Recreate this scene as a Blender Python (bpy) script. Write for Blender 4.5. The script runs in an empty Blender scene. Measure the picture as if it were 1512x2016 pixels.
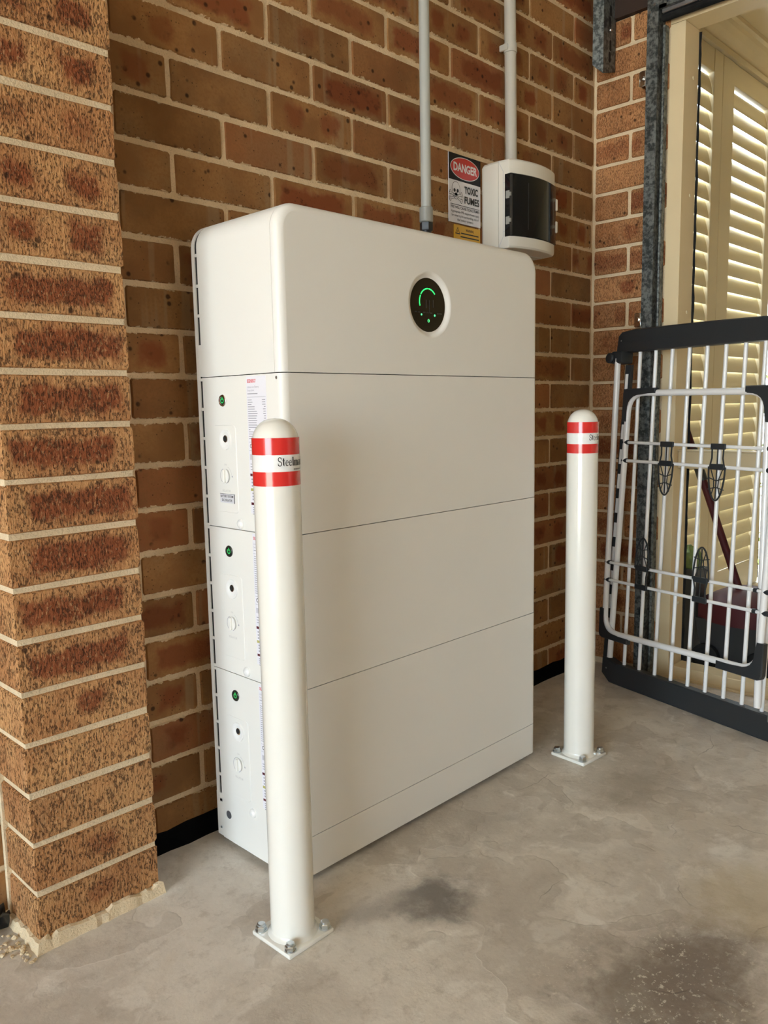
import bpy, bmesh, math, random
from mathutils import Vector, Matrix

random.seed(7)
S = bpy.context.scene
COL = S.collection
R = math.radians
PI = math.pi

# ------------------------------------------------------------------ camera
YAW, PITCH, ROLL, FPX = 0.795046655, -0.129134679, -0.0191183135, 1583.94
cam_d = bpy.data.cameras.new('camera')
cam = bpy.data.objects.new('camera', cam_d)
COL.objects.link(cam)
fw = Vector((math.sin(YAW) * math.cos(PITCH), math.cos(YAW) * math.cos(PITCH), math.sin(PITCH)))
rt = Vector((math.cos(YAW), -math.sin(YAW), 0))
up = rt.cross(fw)
rt2 = math.cos(ROLL) * rt + math.sin(ROLL) * up
up2 = -math.sin(ROLL) * rt + math.cos(ROLL) * up
mw = Matrix((rt2, up2, -fw)).transposed().to_4x4()
mw.translation = Vector((-1.1214, -1.4138, 0.8924))
cam.matrix_world = mw
cam_d.sensor_fit = 'HORIZONTAL'
cam_d.sensor_width = 36.0
cam_d.lens = FPX / 1512 * 36.0
cam_d.clip_start = 0.02
S.camera = cam

# ------------------------------------------------------------------ world, sun, exposure
S.view_settings.view_transform = 'Standard'
S.view_settings.look = 'None'
S.view_settings.gamma = 1.0
S.view_settings.use_curve_mapping = False
S.view_settings.exposure = 3.52
try:
    S.cycles.use_denoising = True
    S.cycles.max_bounces = 10
    S.cycles.diffuse_bounces = 6
    S.cycles.sample_clamp_indirect = 8.0
except Exception:
    pass

world = bpy.data.worlds.new('World')
S.world = world
world.use_nodes = True
bg = world.node_tree.nodes['Background']
bg.inputs['Color'].default_value = (0.70, 0.86, 1.0, 1)
bg.inputs['Strength'].default_value = 1.35

sun_d = bpy.data.lights.new('sun', 'SUN')
sun_d.energy = 4.0
sun_d.color = (1.0, 0.93, 0.82)
sun_d.angle = R(0.6)
sun = bpy.data.objects.new('sun', sun_d)
COL.objects.link(sun)
sun.rotation_euler = Vector((0.42, 0.50, -0.76)).to_track_quat('-Z', 'Y').to_euler()

# daylight portal across the open garage door behind the camera on the left
DOOR_Y0, DOOR_Y1, DOOR_X, DOOR_H = -0.45, -3.4, -5.2, 2.15
pd = bpy.data.lights.new('door_portal', 'AREA')
pd.shape = 'RECTANGLE'
pd.size, pd.size_y = DOOR_H, DOOR_Y0 - DOOR_Y1
pd.cycles.is_portal = True
po = bpy.data.objects.new('door_portal', pd)
COL.objects.link(po)
po.location = (DOOR_X + 0.01, (DOOR_Y0 + DOOR_Y1) / 2, DOOR_H / 2)
po.rotation_euler = (0, R(-90), 0)


# ------------------------------------------------------------------ helpers
class MB:
    def __init__(self):
        self.v, self.f, self.sm, self.mi = [], [], [], []

    def add(self, verts, faces, smooth=False, mat=0):
        b = len(self.v)
        self.v.extend([tuple(p) for p in verts])
        for f in faces:
            self.f.append(tuple(i + b for i in f))
            self.sm.append(smooth)
            self.mi.append(mat)
        return self

    def box(self, x0, x1, y0, y1, z0, z1, bev=0.0, seg=1, mat=0):
        x0, x1 = min(x0, x1), max(x0, x1)
        y0, y1 = min(y0, y1), max(y0, y1)
        z0, z1 = min(z0, z1), max(z0, z1)
        if bev <= 0:
            v = [(x0, y0, z0), (x1, y0, z0), (x1, y1, z0), (x0, y1, z0), (x0, y0, z1), (x1, y0, z1), (x1, y1, z1), (x0, y1, z1)]
            f = [(0, 3, 2, 1), (4, 5, 6, 7), (0, 1, 5, 4), (1, 2, 6, 5), (2, 3, 7, 6), (3, 0, 4, 7)]
            return self.add(v, f, False, mat)
        bm = bmesh.new()
        bmesh.ops.create_cube(bm, size=1.0)
        for p in bm.verts:
            p.co = Vector(((x0 + x1) / 2 + p.co.x * (x1 - x0), (y0 + y1) / 2 + p.co.y * (y1 - y0), (z0 + z1) / 2 + p.co.z * (z1 - z0)))
        bmesh.ops.bevel(bm, geom=list(bm.edges), offset=bev, segments=seg, profile=0.5, affect='EDGES')
        bm.verts.index_update()
        self.add([p.co for p in bm.verts], [[q.index for q in fc.verts] for fc in bm.faces], seg > 1, mat)
        bm.free()
        return self

    def loft(self, rings, caps=True, smooth=True, closed=True, mat=0):
        n = len(rings[0])
        v = [p for r in rings for p in r]
        f = []
        for i in range(len(rings) - 1):
            for j in range(n if closed else n - 1):
                k = (j + 1) % n
                f.append((i * n + j, i * n + k, (i + 1) * n + k, (i + 1) * n + j))
        self.add(v, f, smooth, mat)
        if caps:
            self.add(rings[0], [tuple(reversed(range(n)))], False, mat)
            self.add(rings[-1], [tuple(range(n))], False, mat)
        return self

    def tube(self, pts, r, seg=10, caps=True, flat=1.0, mat=0):
        pts = [Vector(p) for p in pts]
        n = len(pts)
        rings = []
        t0 = (pts[1] - pts[0]).normalized()
        ref = Vector((0, 0, 1)) if abs(t0.z) < 0.9 else Vector((0, 1, 0))
        a = t0.cross(ref).normalized()
        for i, p in enumerate(pts):
            if i == 0:
                t = t0
            elif i == n - 1:
                t = (pts[-1] - pts[-2]).normalized()
            else:
                t = ((pts[i] - pts[i - 1]).normalized() + (pts[i + 1] - pts[i]).normalized()).normalized()
            a = (a - t * a.dot(t)).normalized()
            b = t.cross(a)
            rings.append([p + a * (r * math.cos(2 * PI * k / seg)) + b * (r * flat * math.sin(2 * PI * k / seg)) for k in range(seg)])
        return self.loft(rings, caps, True, True, mat)

    def lathe(self, prof, cx, cy, seg=40, axis='z', mat=0, smooth=True):
        rings = []
        for r, h in prof:
            ring = []
            for k in range(seg):
                a = 2 * PI * k / seg
                if axis == 'z':
                    ring.append((cx + r * math.cos(a), cy + r * math.sin(a), h))
            rings.append(ring)
        return self.loft(rings, True, smooth, True, mat)

    def disc_y(self, cx, y, cz, r, seg=32, a0=0, a1=2 * PI, r0=0.0, mat=0):
        """flat disc / ring sector facing -y"""
        full = abs(a1 - a0 - 2 * PI) < 1e-6
        n = seg + (0 if full else 1)
        o = [(cx + r * math.cos(a0 + (a1 - a0) * k / seg), y, cz + r * math.sin(a0 + (a1 - a0) * k / seg)) for k in range(n)]
        if r0 <= 0:
            return self.add(o, [tuple(range(n))], False, mat)
        i = [(cx + r0 * math.cos(a0 + (a1 - a0) * k / seg), y, cz + r0 * math.sin(a0 + (a1 - a0) * k / seg)) for k in range(n)]
        f = []
        for k in range(n if full else n - 1):
            q = (k + 1) % n
            f.append((k, q, n + q, n + k))
        return self.add(o + i, f, False, mat)

    def cylx(self, x0, x1, y, z, r, seg=24, r1=None, mat=0):
        """cylinder along x (x0 = outer end, toward -x)"""
        r1 = r if r1 is None else r1
        a = [(x0, y + r * math.cos(2 * PI * k / seg), z + r * math.sin(2 * PI * k / seg)) for k in range(seg)]
        b = [(x1, y + r1 * math.cos(2 * PI * k / seg), z + r1 * math.sin(2 * PI * k / seg)) for k in range(seg)]
        return self.loft([a, b], True, True, True, mat)

    def prism(self, poly, y0, y1, mat=0, bev=0.0):
        """polygon in xz extruded along y"""
        n = len(poly)
        if bev > 0:
            c = Vector((sum(p[0] for p in poly) / n, sum(p[1] for p in poly) / n))
            ins = []
            for i in range(n):
                p0, p1, p2 = Vector(poly[i - 1]), Vector(poly[i]), Vector(poly[(i + 1) % n])
                e1, e2 = (p1 - p0).normalized(), (p2 - p1).normalized()
                nn = Vector((-(e1 + e2).y, (e1 + e2).x))
                nn = nn.normalized() if nn.length > 1e-6 else Vector((0, 0))
                if nn.dot(c - p1) < 0:
                    nn = -nn
                ins.append(p1 + nn * bev)
            rings = [[(p[0], y0, p[1]) for p in ins], [(p[0], y0 + bev, p[1]) for p in poly], [(p[0], y1 - bev, p[1]) for p in poly], [(p[0], y1, p[1]) for p in ins]]
        else:
            rings = [[(p[0], y0, p[1]) for p in poly], [(p[0], y1, p[1]) for p in poly]]
        return self.loft(rings, True, False, True, mat)

    def xform(self, M):
        self.v = [tuple(M @ Vector(p)) for p in self.v]
        return self

    def mesh(self, name, mats):
        me = bpy.data.meshes.new(name)
        me.from_pydata(self.v, [], self.f)
        for m in (mats if isinstance(mats, (list, tuple)) else [mats]):
            me.materials.append(m)
        me.polygons.foreach_set('use_smooth', self.sm)
        me.polygons.foreach_set('material_index', self.mi)
        bm = bmesh.new()
        bm.from_mesh(me)
        bmesh.ops.recalc_face_normals(bm, faces=bm.faces)
        bm.to_mesh(me)
        bm.free()
        me.update()
        return me

    def build(self, name, mats, parent=None, sharp=None):
        me = self.mesh(name, mats)
        if any(self.sm):
            try:
                me.set_sharp_from_angle(angle=R(sharp or 40))
            except Exception:
                pass
        o = bpy.data.objects.new(name, me)
        COL.objects.link(o)
        if parent is not None:
            o.parent = parent
        return o


def tag(o, label=None, cat=None, group=None, kind=None):
    if label:
        o['label'] = label
    if cat:
        o['category'] = cat
    if group:
        o['group'] = group
    if kind:
        o['kind'] = kind
    return o


def empty(name, loc=(0, 0, 0)):
    o = bpy.data.objects.new(name, None)
    COL.objects.link(o)
    o.empty_display_size = 0.1
    o.location = loc
    return o


def text_geo(body, size, width=None, align='CENTER', bold=0.0, shear=0.0):
    """built-in font -> (verts2d, faces) with its centre (or left) at the origin"""
    cu = bpy.data.curves.new('t', 'FONT')
    cu.body = body
    cu.size = size
    cu.align_x = align
    cu.align_y = 'CENTER'
    cu.offset = bold
    cu.shear = shear
    cu.resolution_u = 3
    ob = bpy.data.objects.new('t', cu)
    COL.objects.link(ob)
    dg = bpy.context.evaluated_depsgraph_get()
    me = bpy.data.meshes.new_from_object(ob.evaluated_get(dg))
    v = [(p.co.x, p.co.y) for p in me.vertices]
    f = [tuple(p.vertices) for p in me.polygons]
    bpy.data.objects.remove(ob)
    bpy.data.curves.remove(cu)
    bpy.data.meshes.remove(me)
    if width and v:
        w = max(p[0] for p in v) - min(p[0] for p in v)
        k = width / max(w, 1e-6)
        v = [(p[0] * k, p[1]) for p in v]
    return v, f


# ------------------------------------------------------------------ materials
def new_mat(name):
    m = bpy.data.materials.new(name)
    m.use_nodes = True
    nt = m.node_tree
    return m, nt, nt.nodes['Principled BSDF']


def simple(name, col, rough=0.5, metal=0.0, coat=0.0, spec=0.5, emit=None, estr=0.0, noise=0.0, nscale=30, bump=0.0, bscale=200):
    m, nt, b = new_mat(name)
    b.inputs['Base Color'].default_value = (*col, 1)
    b.inputs['Roughness'].default_value = rough
    b.inputs['Metallic'].default_value = metal
    b.inputs['Coat Weight'].default_value = coat
    b.inputs['Coat Roughness'].default_value = 0.05
    b.inputs['Specular IOR Level'].default_value = spec
    if emit:
        b.inputs['Emission Color'].default_value = (*emit, 1)
        b.inputs['Emission Strength'].default_value = estr
    if noise or bump:
        tc = nt.nodes.new('ShaderNodeTexCoord')
    if noise:
        n = nt.nodes.new('ShaderNodeTexNoise')
        n.inputs['Scale'].default_value = nscale
        n.inputs['Detail'].default_value = 5
        nt.links.new(tc.outputs['Object'], n.inputs['Vector'])
        mr = nt.nodes.new('ShaderNodeMapRange')
        mr.inputs['From Min'].default_value = 0.3
        mr.inputs['From Max'].default_value = 0.7
        mr.inputs['To Min'].default_value = 1 - noise
        mr.inputs['To Max'].default_value = 1 + noise
        nt.links.new(n.outputs['Fac'], mr.inputs['Value'])
        mx = nt.nodes.new('ShaderNodeMix')
        mx.data_type = 'RGBA'
        mx.blend_type = 'MULTIPLY'
        mx.inputs['Factor'].default_value = 1
        mx.inputs['A'].default_value = (*col, 1)
        nt.links.new(mr.outputs['Result'], mx.inputs['B'])
        nt.links.new(mx.outputs['Result'], b.inputs['Base Color'])
    if bump:
        n2 = nt.nodes.new('ShaderNodeTexNoise')
        n2.inputs['Scale'].default_value = bscale
        n2.inputs['Detail'].default_value = 4
        nt.links.new(tc.outputs['Object'], n2.inputs['Vector'])
        bp = nt.nodes.new('ShaderNodeBump')
        bp.inputs['Strength'].default_value = bump
        bp.inputs['Distance'].default_value = 0.002
        nt.links.new(n2.outputs['Fac'], bp.inputs['Height'])
        nt.links.new(bp.outputs['Normal'], b.inputs['Normal'])
    return m


class NT:
    """tiny node-graph helper"""

    def __init__(self, nt):
        self.nt = nt

    def n(self, t, **kw):
        nd = self.nt.nodes.new(t)
        for k, v in kw.items():
            setattr(nd, k, v)
        return nd

    def link(self, a, b):
        self.nt.links.new(a, b)

    def put(self, sock, v):
        if hasattr(v, 'links') or isinstance(v, bpy.types.NodeSocket):
            self.nt.links.new(v, sock)
        else:
            sock.default_value = v

    def math(self, op, a, b=0.0, c=0.0, clamp=False):
        nd = self.n('ShaderNodeMath', operation=op)
        nd.use_clamp = clamp
        self.put(nd.inputs[0], a)
        self.put(nd.inputs[1], b)
        self.put(nd.inputs[2], c)
        return nd.outputs[0]

    def ramp(self, v, f0, f1, t0=0.0, t1=1.0, smooth=True):
        nd = self.n('ShaderNodeMapRange')
        nd.interpolation_type = 'SMOOTHSTEP' if smooth else 'LINEAR'
        self.put(nd.inputs['Value'], v)
        nd.inputs['From Min'].default_value = f0
        nd.inputs['From Max'].default_value = f1
        nd.inputs['To Min'].default_value = t0
        nd.inputs['To Max'].default_value = t1
        return nd.outputs['Result']

    def mix(self, f, a, b, mode='MIX'):
        nd = self.n('ShaderNodeMix', data_type='RGBA', blend_type=mode)
        self.put(nd.inputs['Factor'], f)
        for s, v in (('A', a), ('B', b)):
            if isinstance(v, tuple) and len(v) == 3:
                v = (*v, 1)
            self.put(nd.inputs[s], v)
        return nd.outputs['Result']

    def noise(self, vec, scale, detail=3, rough=0.55, w=None):
        nd = self.n('ShaderNodeTexNoise')
        self.link(vec, nd.inputs['Vector'])
        nd.inputs['Scale'].default_value = scale
        nd.inputs['Detail'].default_value = detail
        nd.inputs['Roughness'].default_value = rough
        return nd.outputs['Fac']

    def voro(self, vec, scale, feature='F1'):
        nd = self.n('ShaderNodeTexVoronoi', feature=feature)
        self.link(vec, nd.inputs['Vector'])
        nd.inputs['Scale'].default_value = scale
        return nd.outputs['Distance']

    def vscale(self, vec, s):
        nd = self.n('ShaderNodeVectorMath', operation='MULTIPLY')
        self.link(vec, nd.inputs[0])
        nd.inputs[1].default_value = s
        return nd.outputs[0]

    def vadd(self, vec, o):
        nd = self.n('ShaderNodeVectorMath', operation='ADD')
        self.link(vec, nd.inputs[0])
        self.put(nd.inputs[1], o)
        return nd.outputs[0]


def brick_mat(name, rough_face, tan, brown, core, dark, gain=1.0, pitted=1.0):
    """clay brick: tan body, red-brown fired core given by the object colour (R kind, G strength, B tint), dark flecks"""
    m, nt, b = new_mat(name)
    g = NT(nt)
    tc = g.n('ShaderNodeTexCoord')
    oi = g.n('ShaderNodeObjectInfo')
    loc = tc.outputs['Object']
    sepc = g.n('ShaderNodeSeparateColor')
    g.link(oi.outputs['Color'], sepc.inputs[0])
    kind, strength, tint = sepc.outputs[0], sepc.outputs[1], sepc.outputs[2]
    rnd = oi.outputs['Random']
    off = g.n('ShaderNodeCombineXYZ')
    g.link(g.math('MULTIPLY', rnd, 37.0), off.inputs[0])
    g.link(g.math('MULTIPLY', rnd, 91.0), off.inputs[1])
    g.link(g.math('MULTIPLY', rnd, 53.0), off.inputs[2])
    p = g.vadd(loc, off.outputs[0])
    sx = g.n('ShaderNodeSeparateXYZ')
    g.link(loc, sx.inputs[0])
    x, z = sx.outputs[0], sx.outputs[2]
    wob = g.math('MULTIPLY', g.math('SUBTRACT', g.noise(p, 28, 3), 0.5), 0.040)
    rs = g.math('MULTIPLY', g.math('SUBTRACT', rnd, 0.5), 0.03)

    def blob(cx, hx, hz):
        dx = g.math('SUBTRACT', g.math('ABSOLUTE', g.math('SUBTRACT', x, cx)), hx)
        dz = g.math('SUBTRACT', g.math('ABSOLUTE', z), hz)
        d = g.math('SMOOTH_MAX', dx, dz, 0.02)
        return g.ramp(g.math('ADD', d, wob), 0.010, -0.008)
    one = blob(rs, 0.024, 0.018)
    two = g.math('MAXIMUM', blob(-0.055, 0.024, 0.018), blob(0.050, 0.026, 0.020))
    lng = blob(rs, 0.086, 0.022)
    k1 = g.math('COMPARE', kind, 0.25, 0.1)
    k2 = g.math('COMPARE', kind, 0.5, 0.1)
    k3 = g.math('COMPARE', kind, 0.75, 0.1)
    cm = g.math('ADD', g.math('MULTIPLY', one, k1), g.math('ADD', g.math('MULTIPLY', two, k2), g.math('MULTIPLY', lng, k3)))
    cm = g.math('MULTIPLY', cm, strength)
    base = g.mix(g.ramp(g.noise(p, 9, 4), 0.35, 0.65), tan, brown)
    if not rough_face:
        base = g.mix(g.math('MULTIPLY', g.ramp(rnd, 0.55, 0.95), 0.6), base, (0.300, 0.105, 0.045))
        base = g.mix(g.math('MULTIPLY', g.ramp(g.noise(p, 5, 3), 0.50, 0.66), 0.35), base, (0.24, 0.165, 0.085))
    base = g.mix(g.math('MULTIPLY', g.ramp(g.noise(p, 170, 2), 0.4, 0.7), 0.45), base, brown)
    # vertical pale wash bands left by the mortar
    band = g.noise(g.vscale(p, (1.0, 1.0, 0.06)), 26, 2)
    bamt = 0.10 if rough_face else 0.30
    base = g.mix(g.math('MULTIPLY', g.ramp(band, 0.60, 0.68), bamt), base, (0.36, 0.27, 0.16))
    base = g.mix(cm, base, core)
    # soft darker heart within cores
    base = g.mix(g.math('MULTIPLY', g.math('MULTIPLY', cm, g.ramp(g.noise(p, 40, 3), 0.55, 0.75)), 0.55), base, dark)
    # scattered iron spots
    sp = g.voro(p, 34)
    spm = g.math('MULTIPLY', g.ramp(sp, 0.22, 0.10), g.ramp(g.noise(p, 14, 2), 0.46, 0.56))
    base = g.mix(g.math('MULTIPLY', spm, 0.85), base, dark)
    sp2 = g.math('MULTIPLY', g.ramp(g.voro(p, 120), 0.22, 0.10), g.ramp(g.noise(p, 20, 2), 0.5, 0.6))
    base = g.mix(g.math('MULTIPLY', sp2, 0.7), base, dark)
    height = g.noise(p, 220, 4)
    if rough_face:
        # dragged wire-cut texture: short near-vertical pits
        pv = g.vscale(p, (1.0, 1.0, 0.45))
        dens = g.ramp(g.noise(p, 22, 3), 0.30, 0.62, 0.035, -0.035, False)
        pit = g.ramp(g.math('SUBTRACT', g.noise(pv, 330, 3, 0.62), dens), 0.545, 0.625)
        pit2 = g.ramp(g.voro(g.vscale(p, (1.0, 1.0, 0.34)), 175), 0.27, 0.10)
        pits = g.math('MAXIMUM', pit, g.math('MULTIPLY', pit2, g.ramp(g.noise(p, 26, 2), 0.42, 0.55)))
        pits = g.math('MULTIPLY', pits, pitted)
        base = g.mix(g.math('MULTIPLY', pits, 0.72), base, tuple(x * 1.5 for x in dark))
        hi = g.ramp(g.noise(g.vadd(pv, (3.1, 0.7, 1.9)), 260, 3, 0.6), 0.56, 0.66)
        base = g.mix(g.math('MULTIPLY', hi, 0.30), base, (0.66, 0.42, 0.20))
        grit = g.ramp(g.voro(p, 190), 0.18, 0.08)
        gm = g.math('MULTIPLY', grit, g.ramp(g.noise(p, 60, 2), 0.56, 0.62))
        base = g.mix(g.math('MULTIPLY', gm, 0.7), base, (0.80, 0.62, 0.40))
        height = g.math('SUBTRACT', g.math('ADD', g.math('MULTIPLY', g.noise(pv, 170, 4), 1.2), g.math('MULTIPLY', gm, 0.5)), g.math('MULTIPLY', pits, 0.9))
    else:
        # mortar squeezed over the brick arrises, ragged
        zz = g.math('SUBTRACT', 0.0378, g.math('ABSOLUTE', z))
        rag = g.math('MULTIPLY', g.math('SUBTRACT', g.noise(p, 75, 4, 0.7), 0.52), 0.020)
        sm = g.ramp(g.math('SUBTRACT', zz, rag), 0.0016, 0.0004)
        base = g.mix(sm, base, (0.66, 0.51, 0.32))
    vt = g.ramp(tint, 0.0, 1.0, 0.55 * gain, 1.45 * gain, False)
    mul = g.n('ShaderNodeMix', data_type='RGBA', blend_type='MULTIPLY')
    mul.inputs['Factor'].default_value = 1
    g.link(base, mul.inputs['A'])
    g.link(vt, mul.inputs['B'])
    g.link(mul.outputs['Result'], b.inputs['Base Color'])
    b.inputs['Roughness'].default_value = 0.85
    b.inputs['Specular IOR Level'].default_value = 0.12
    bp = g.n('ShaderNodeBump')
    bp.inputs['Strength'].default_value = 1.0 if rough_face else 0.45
    bp.inputs['Distance'].default_value = 0.0042 if rough_face else 0.0012
    g.link(height, bp.inputs['Height'])
    g.link(bp.outputs['Normal'], b.inputs['Normal'])
    return m


def mortar_mat(name, col, col2):
    m, nt, b = new_mat(name)
    g = NT(nt)
    pos = g.n('ShaderNodeNewGeometry').outputs['Position']
    c = g.mix(g.ramp(g.noise(pos, 14, 4), 0.35, 0.65), col, col2)
    c = g.mix(g.math('MULTIPLY', g.ramp(g.noise(pos, 320, 2), 0.55, 0.7), 0.45), c, tuple(x * 0.55 for x in col))
    g.link(c, b.inputs['Base Color'])
    b.inputs['Roughness'].default_value = 0.95
    b.inputs['Specular IOR Level'].default_value = 0.15
    bp = g.n('ShaderNodeBump')
    bp.inputs['Strength'].default_value = 0.9
    bp.inputs['Distance'].default_value = 0.002
    g.link(g.noise(pos, 260, 4), bp.inputs['Height'])
    g.link(bp.outputs['Normal'], b.inputs['Normal'])
    return m


def floor_mat():
    m, nt, b = new_mat('concrete_floor')
    g = NT(nt)
    pos = g.n('ShaderNodeNewGeometry').outputs['Position']
    w = g.n('ShaderNodeTexNoise')
    g.link(pos, w.inputs['Vector'])
    w.inputs['Scale'].default_value = 5.0
    w.inputs['Detail'].default_value = 4
    warp = g.n('ShaderNodeVectorMath', operation='SCALE')
    g.link(w.outputs['Color'], warp.inputs[0])
    warp.inputs['Scale'].default_value = 0.22
    pw = g.vadd(pos, warp.outputs[0])
    sx = g.n('ShaderNodeSeparateXYZ')
    g.link(pw, sx.inputs[0])
    X, Y = sx.outputs[0], sx.outputs[1]
    A, B, C = (0.68, 0.63, 0.555), (0.52, 0.47, 0.405), (0.78, 0.74, 0.67)
    col = g.mix(g.ramp(g.noise(pw, 3.6, 5, 0.62), 0.36, 0.62), A, B)
    col = g.mix(g.math('MULTIPLY', g.ramp(g.noise(pw, 9.0, 5, 0.65), 0.52, 0.66), 0.60), col, C)
    # trowel islands with crisp edges
    isl = g.ramp(g.noise(pw, 5.5, 2, 0.4), 0.545, 0.560)
    col = g.mix(g.math('MULTIPLY', isl, 0.30), col, (0.36, 0.31, 0.25))
    isl2 = g.ramp(g.noise(g.vadd(pw, (7.3, 2.2, 0)), 8.5, 2, 0.4), 0.58, 0.590)
    col = g.mix(g.math('MULTIPLY', isl2, 0.28), col, (0.64, 0.58, 0.49))
    mot = g.noise(pos, 26, 6, 0.72)
    col = g.mix(g.math('MULTIPLY', g.ramp(mot, 0.50, 0.68), 0.38), col, (0.34, 0.285, 0.225))
    col = g.mix(g.math('MULTIPLY', g.ramp(g.noise(g.vadd(pos, (4.2, 1.7, 0)), 17, 6, 0.7), 0.54, 0.70), 0.40), col, (0.74, 0.70, 0.63))
    # fine scuffs
    sc = g.noise(g.vscale(pos, (1.0, 2.2, 1.0)), 60, 4, 0.7)
    col = g.mix(g.math('MULTIPLY', g.ramp(sc, 0.60, 0.72), 0.35), col, (0.30, 0.255, 0.205))
    sc2 = g.noise(g.vscale(pos, (2.0, 1.0, 1.0)), 85, 3, 0.7)
    col = g.mix(g.math('MULTIPLY', g.ramp(sc2, 0.66, 0.74), 0.5), col, (0.76, 0.71, 0.62))

    def stain(col, cx, cy, rx, ry, c, amt, soft=0.7):
        dx = g.math('DIVIDE', g.math('SUBTRACT', X, cx + 0.11), rx)
        dy = g.math('DIVIDE', g.math('SUBTRACT', Y, cy + 0.11), ry)
        d = g.math('SQRT', g.math('ADD', g.math('MULTIPLY', dx, dx), g.math('MULTIPLY', dy, dy)))
        d = g.math('ADD', d, g.math('MULTIPLY', g.math('SUBTRACT', g.noise(pos, 16, 6, 0.7), 0.5), 1.3))
        return g.mix(g.math('MULTIPLY', g.ramp(d, 1.0, 1.0 - soft), amt), col, c)
    col = stain(col, -0.10, -0.515, 0.105, 0.075, (0.14, 0.125, 0.115), 0.85, 0.8)
    col = stain(col, -0.19, -0.470, 0.09, 0.06, (0.30, 0.27, 0.24), 0.6, 0.8)
    col = stain(col, 0.02, -0.93, 0.27, 0.16, (0.17, 0.13, 0.10), 0.85, 0.8)
    col = stain(col, -0.10, -0.88, 0.16, 0.09, (0.24, 0.20, 0.16), 0.6, 0.8)
    col = stain(col, 0.57, -0.58, 0.20, 0.10, (0.31, 0.265, 0.21), 0.65, 0.8)
    col = stain(col, 0.19, -0.42, 0.14, 0.07, (0.36, 0.32, 0.27), 0.5, 0.8)
    col = stain(col, 0.29, -0.93, 0.14, 0.14, (0.50, 0.41, 0.24), 0.45, 0.8)
    # white paint flecks gathered in the big stain
    fl = g.math('MULTIPLY', g.ramp(g.noise(pos, 110, 4, 0.7), 0.565, 0.62), g.ramp(g.noise(pos, 9, 3), 0.42, 0.54))
    ddx = g.math('DIVIDE', g.math('SUBTRACT', X, 0.03), 0.38)
    ddy = g.math('DIVIDE', g.math('SUBTRACT', Y, -0.80), 0.22)
    dd = g.math('SQRT', g.math('ADD', g.math('MULTIPLY', ddx, ddx), g.math('MULTIPLY', ddy, ddy)))
    col = g.mix(g.math('MULTIPLY', g.math('MULTIPLY', fl, g.ramp(dd, 1.0, 0.4)), 0.9), col, (0.62, 0.57, 0.48))
    # hairline cracks
    cr = g.voro(g.vscale(pw, (1.0, 1.0, 0.0)), 2.3, 'DISTANCE_TO_EDGE')
    crm = g.math('MULTIPLY', g.ramp(cr, 0.0035, 0.0008), g.ramp(g.noise(pos, 3, 2), 0.52, 0.64))
    col = g.mix(g.math('MULTIPLY', crm, 0.45), col, (0.10, 0.085, 0.07))
    g.link(col, b.inputs['Base Color'])
    g.link(g.ramp(g.noise(pw, 7, 3), 0.3, 0.7, 0.50, 0.72), b.inputs['Roughness'])
    b.inputs['Specular IOR Level'].default_value = 0.4
    bp = g.n('ShaderNodeBump')
    bp.inputs['Strength'].default_value = 0.35
    bp.inputs['Distance'].default_value = 0.002
    g.link(g.math('ADD', g.noise(pos, 90, 5, 0.65), g.math('MULTIPLY', isl, 0.6)), bp.inputs['Height'])
    g.link(bp.outputs['Normal'], b.inputs['Normal'])
    return m


def galv_mat():
    m, nt, b = new_mat('galvanised_steel')
    g = NT(nt)
    tc = g.n('ShaderNodeTexCoord')
    v = g.noise(tc.outputs['Object'], 95, 4, 0.6)
    nz = g.noise(tc.outputs['Object'], 45, 4)
    f = g.ramp(g.math('ADD', v, g.math('MULTIPLY', nz, 0.5)), 0.60, 0.90)
    g.link(g.mix(f, (0.045, 0.052, 0.050), (0.20, 0.215, 0.205)), b.inputs['Base Color'])
    b.inputs['Metallic'].default_value = 0.55
    g.link(g.ramp(nz, 0.3, 0.7, 0.38, 0.6), b.inputs['Roughness'])
    return m


def brick_pattern_mat():
    m, nt, b = new_mat('distant_brickwork')
    g = NT(nt)
    tc = g.n('ShaderNodeTexCoord')
    mp = g.n('ShaderNodeMapping')
    g.link(tc.outputs['Object'], mp.inputs['Vector'])
    mp.inputs['Rotation'].default_value = (R(90), 0, 0)
    t = g.n('ShaderNodeTexBrick')
    g.link(mp.outputs[0], t.inputs['Vector'])
    t.inputs['Color1'].default_value = (0.27, 0.14, 0.065, 1)
    t.inputs['Color2'].default_value = (0.20, 0.085, 0.045, 1)
    t.inputs['Mortar'].default_value = (0.55, 0.43, 0.29, 1)
    t.inputs['Scale'].default_value = 1.0
    t.inputs['Brick Width'].default_value = 0.24
    t.inputs['Row Height'].default_value = 0.086
    t.inputs['Mortar Size'].default_value = 0.005
    g.link(t.outputs['Color'], b.inputs['Base Color'])
    b.inputs['Roughness'].default_value = 0.9
    return m


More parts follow.
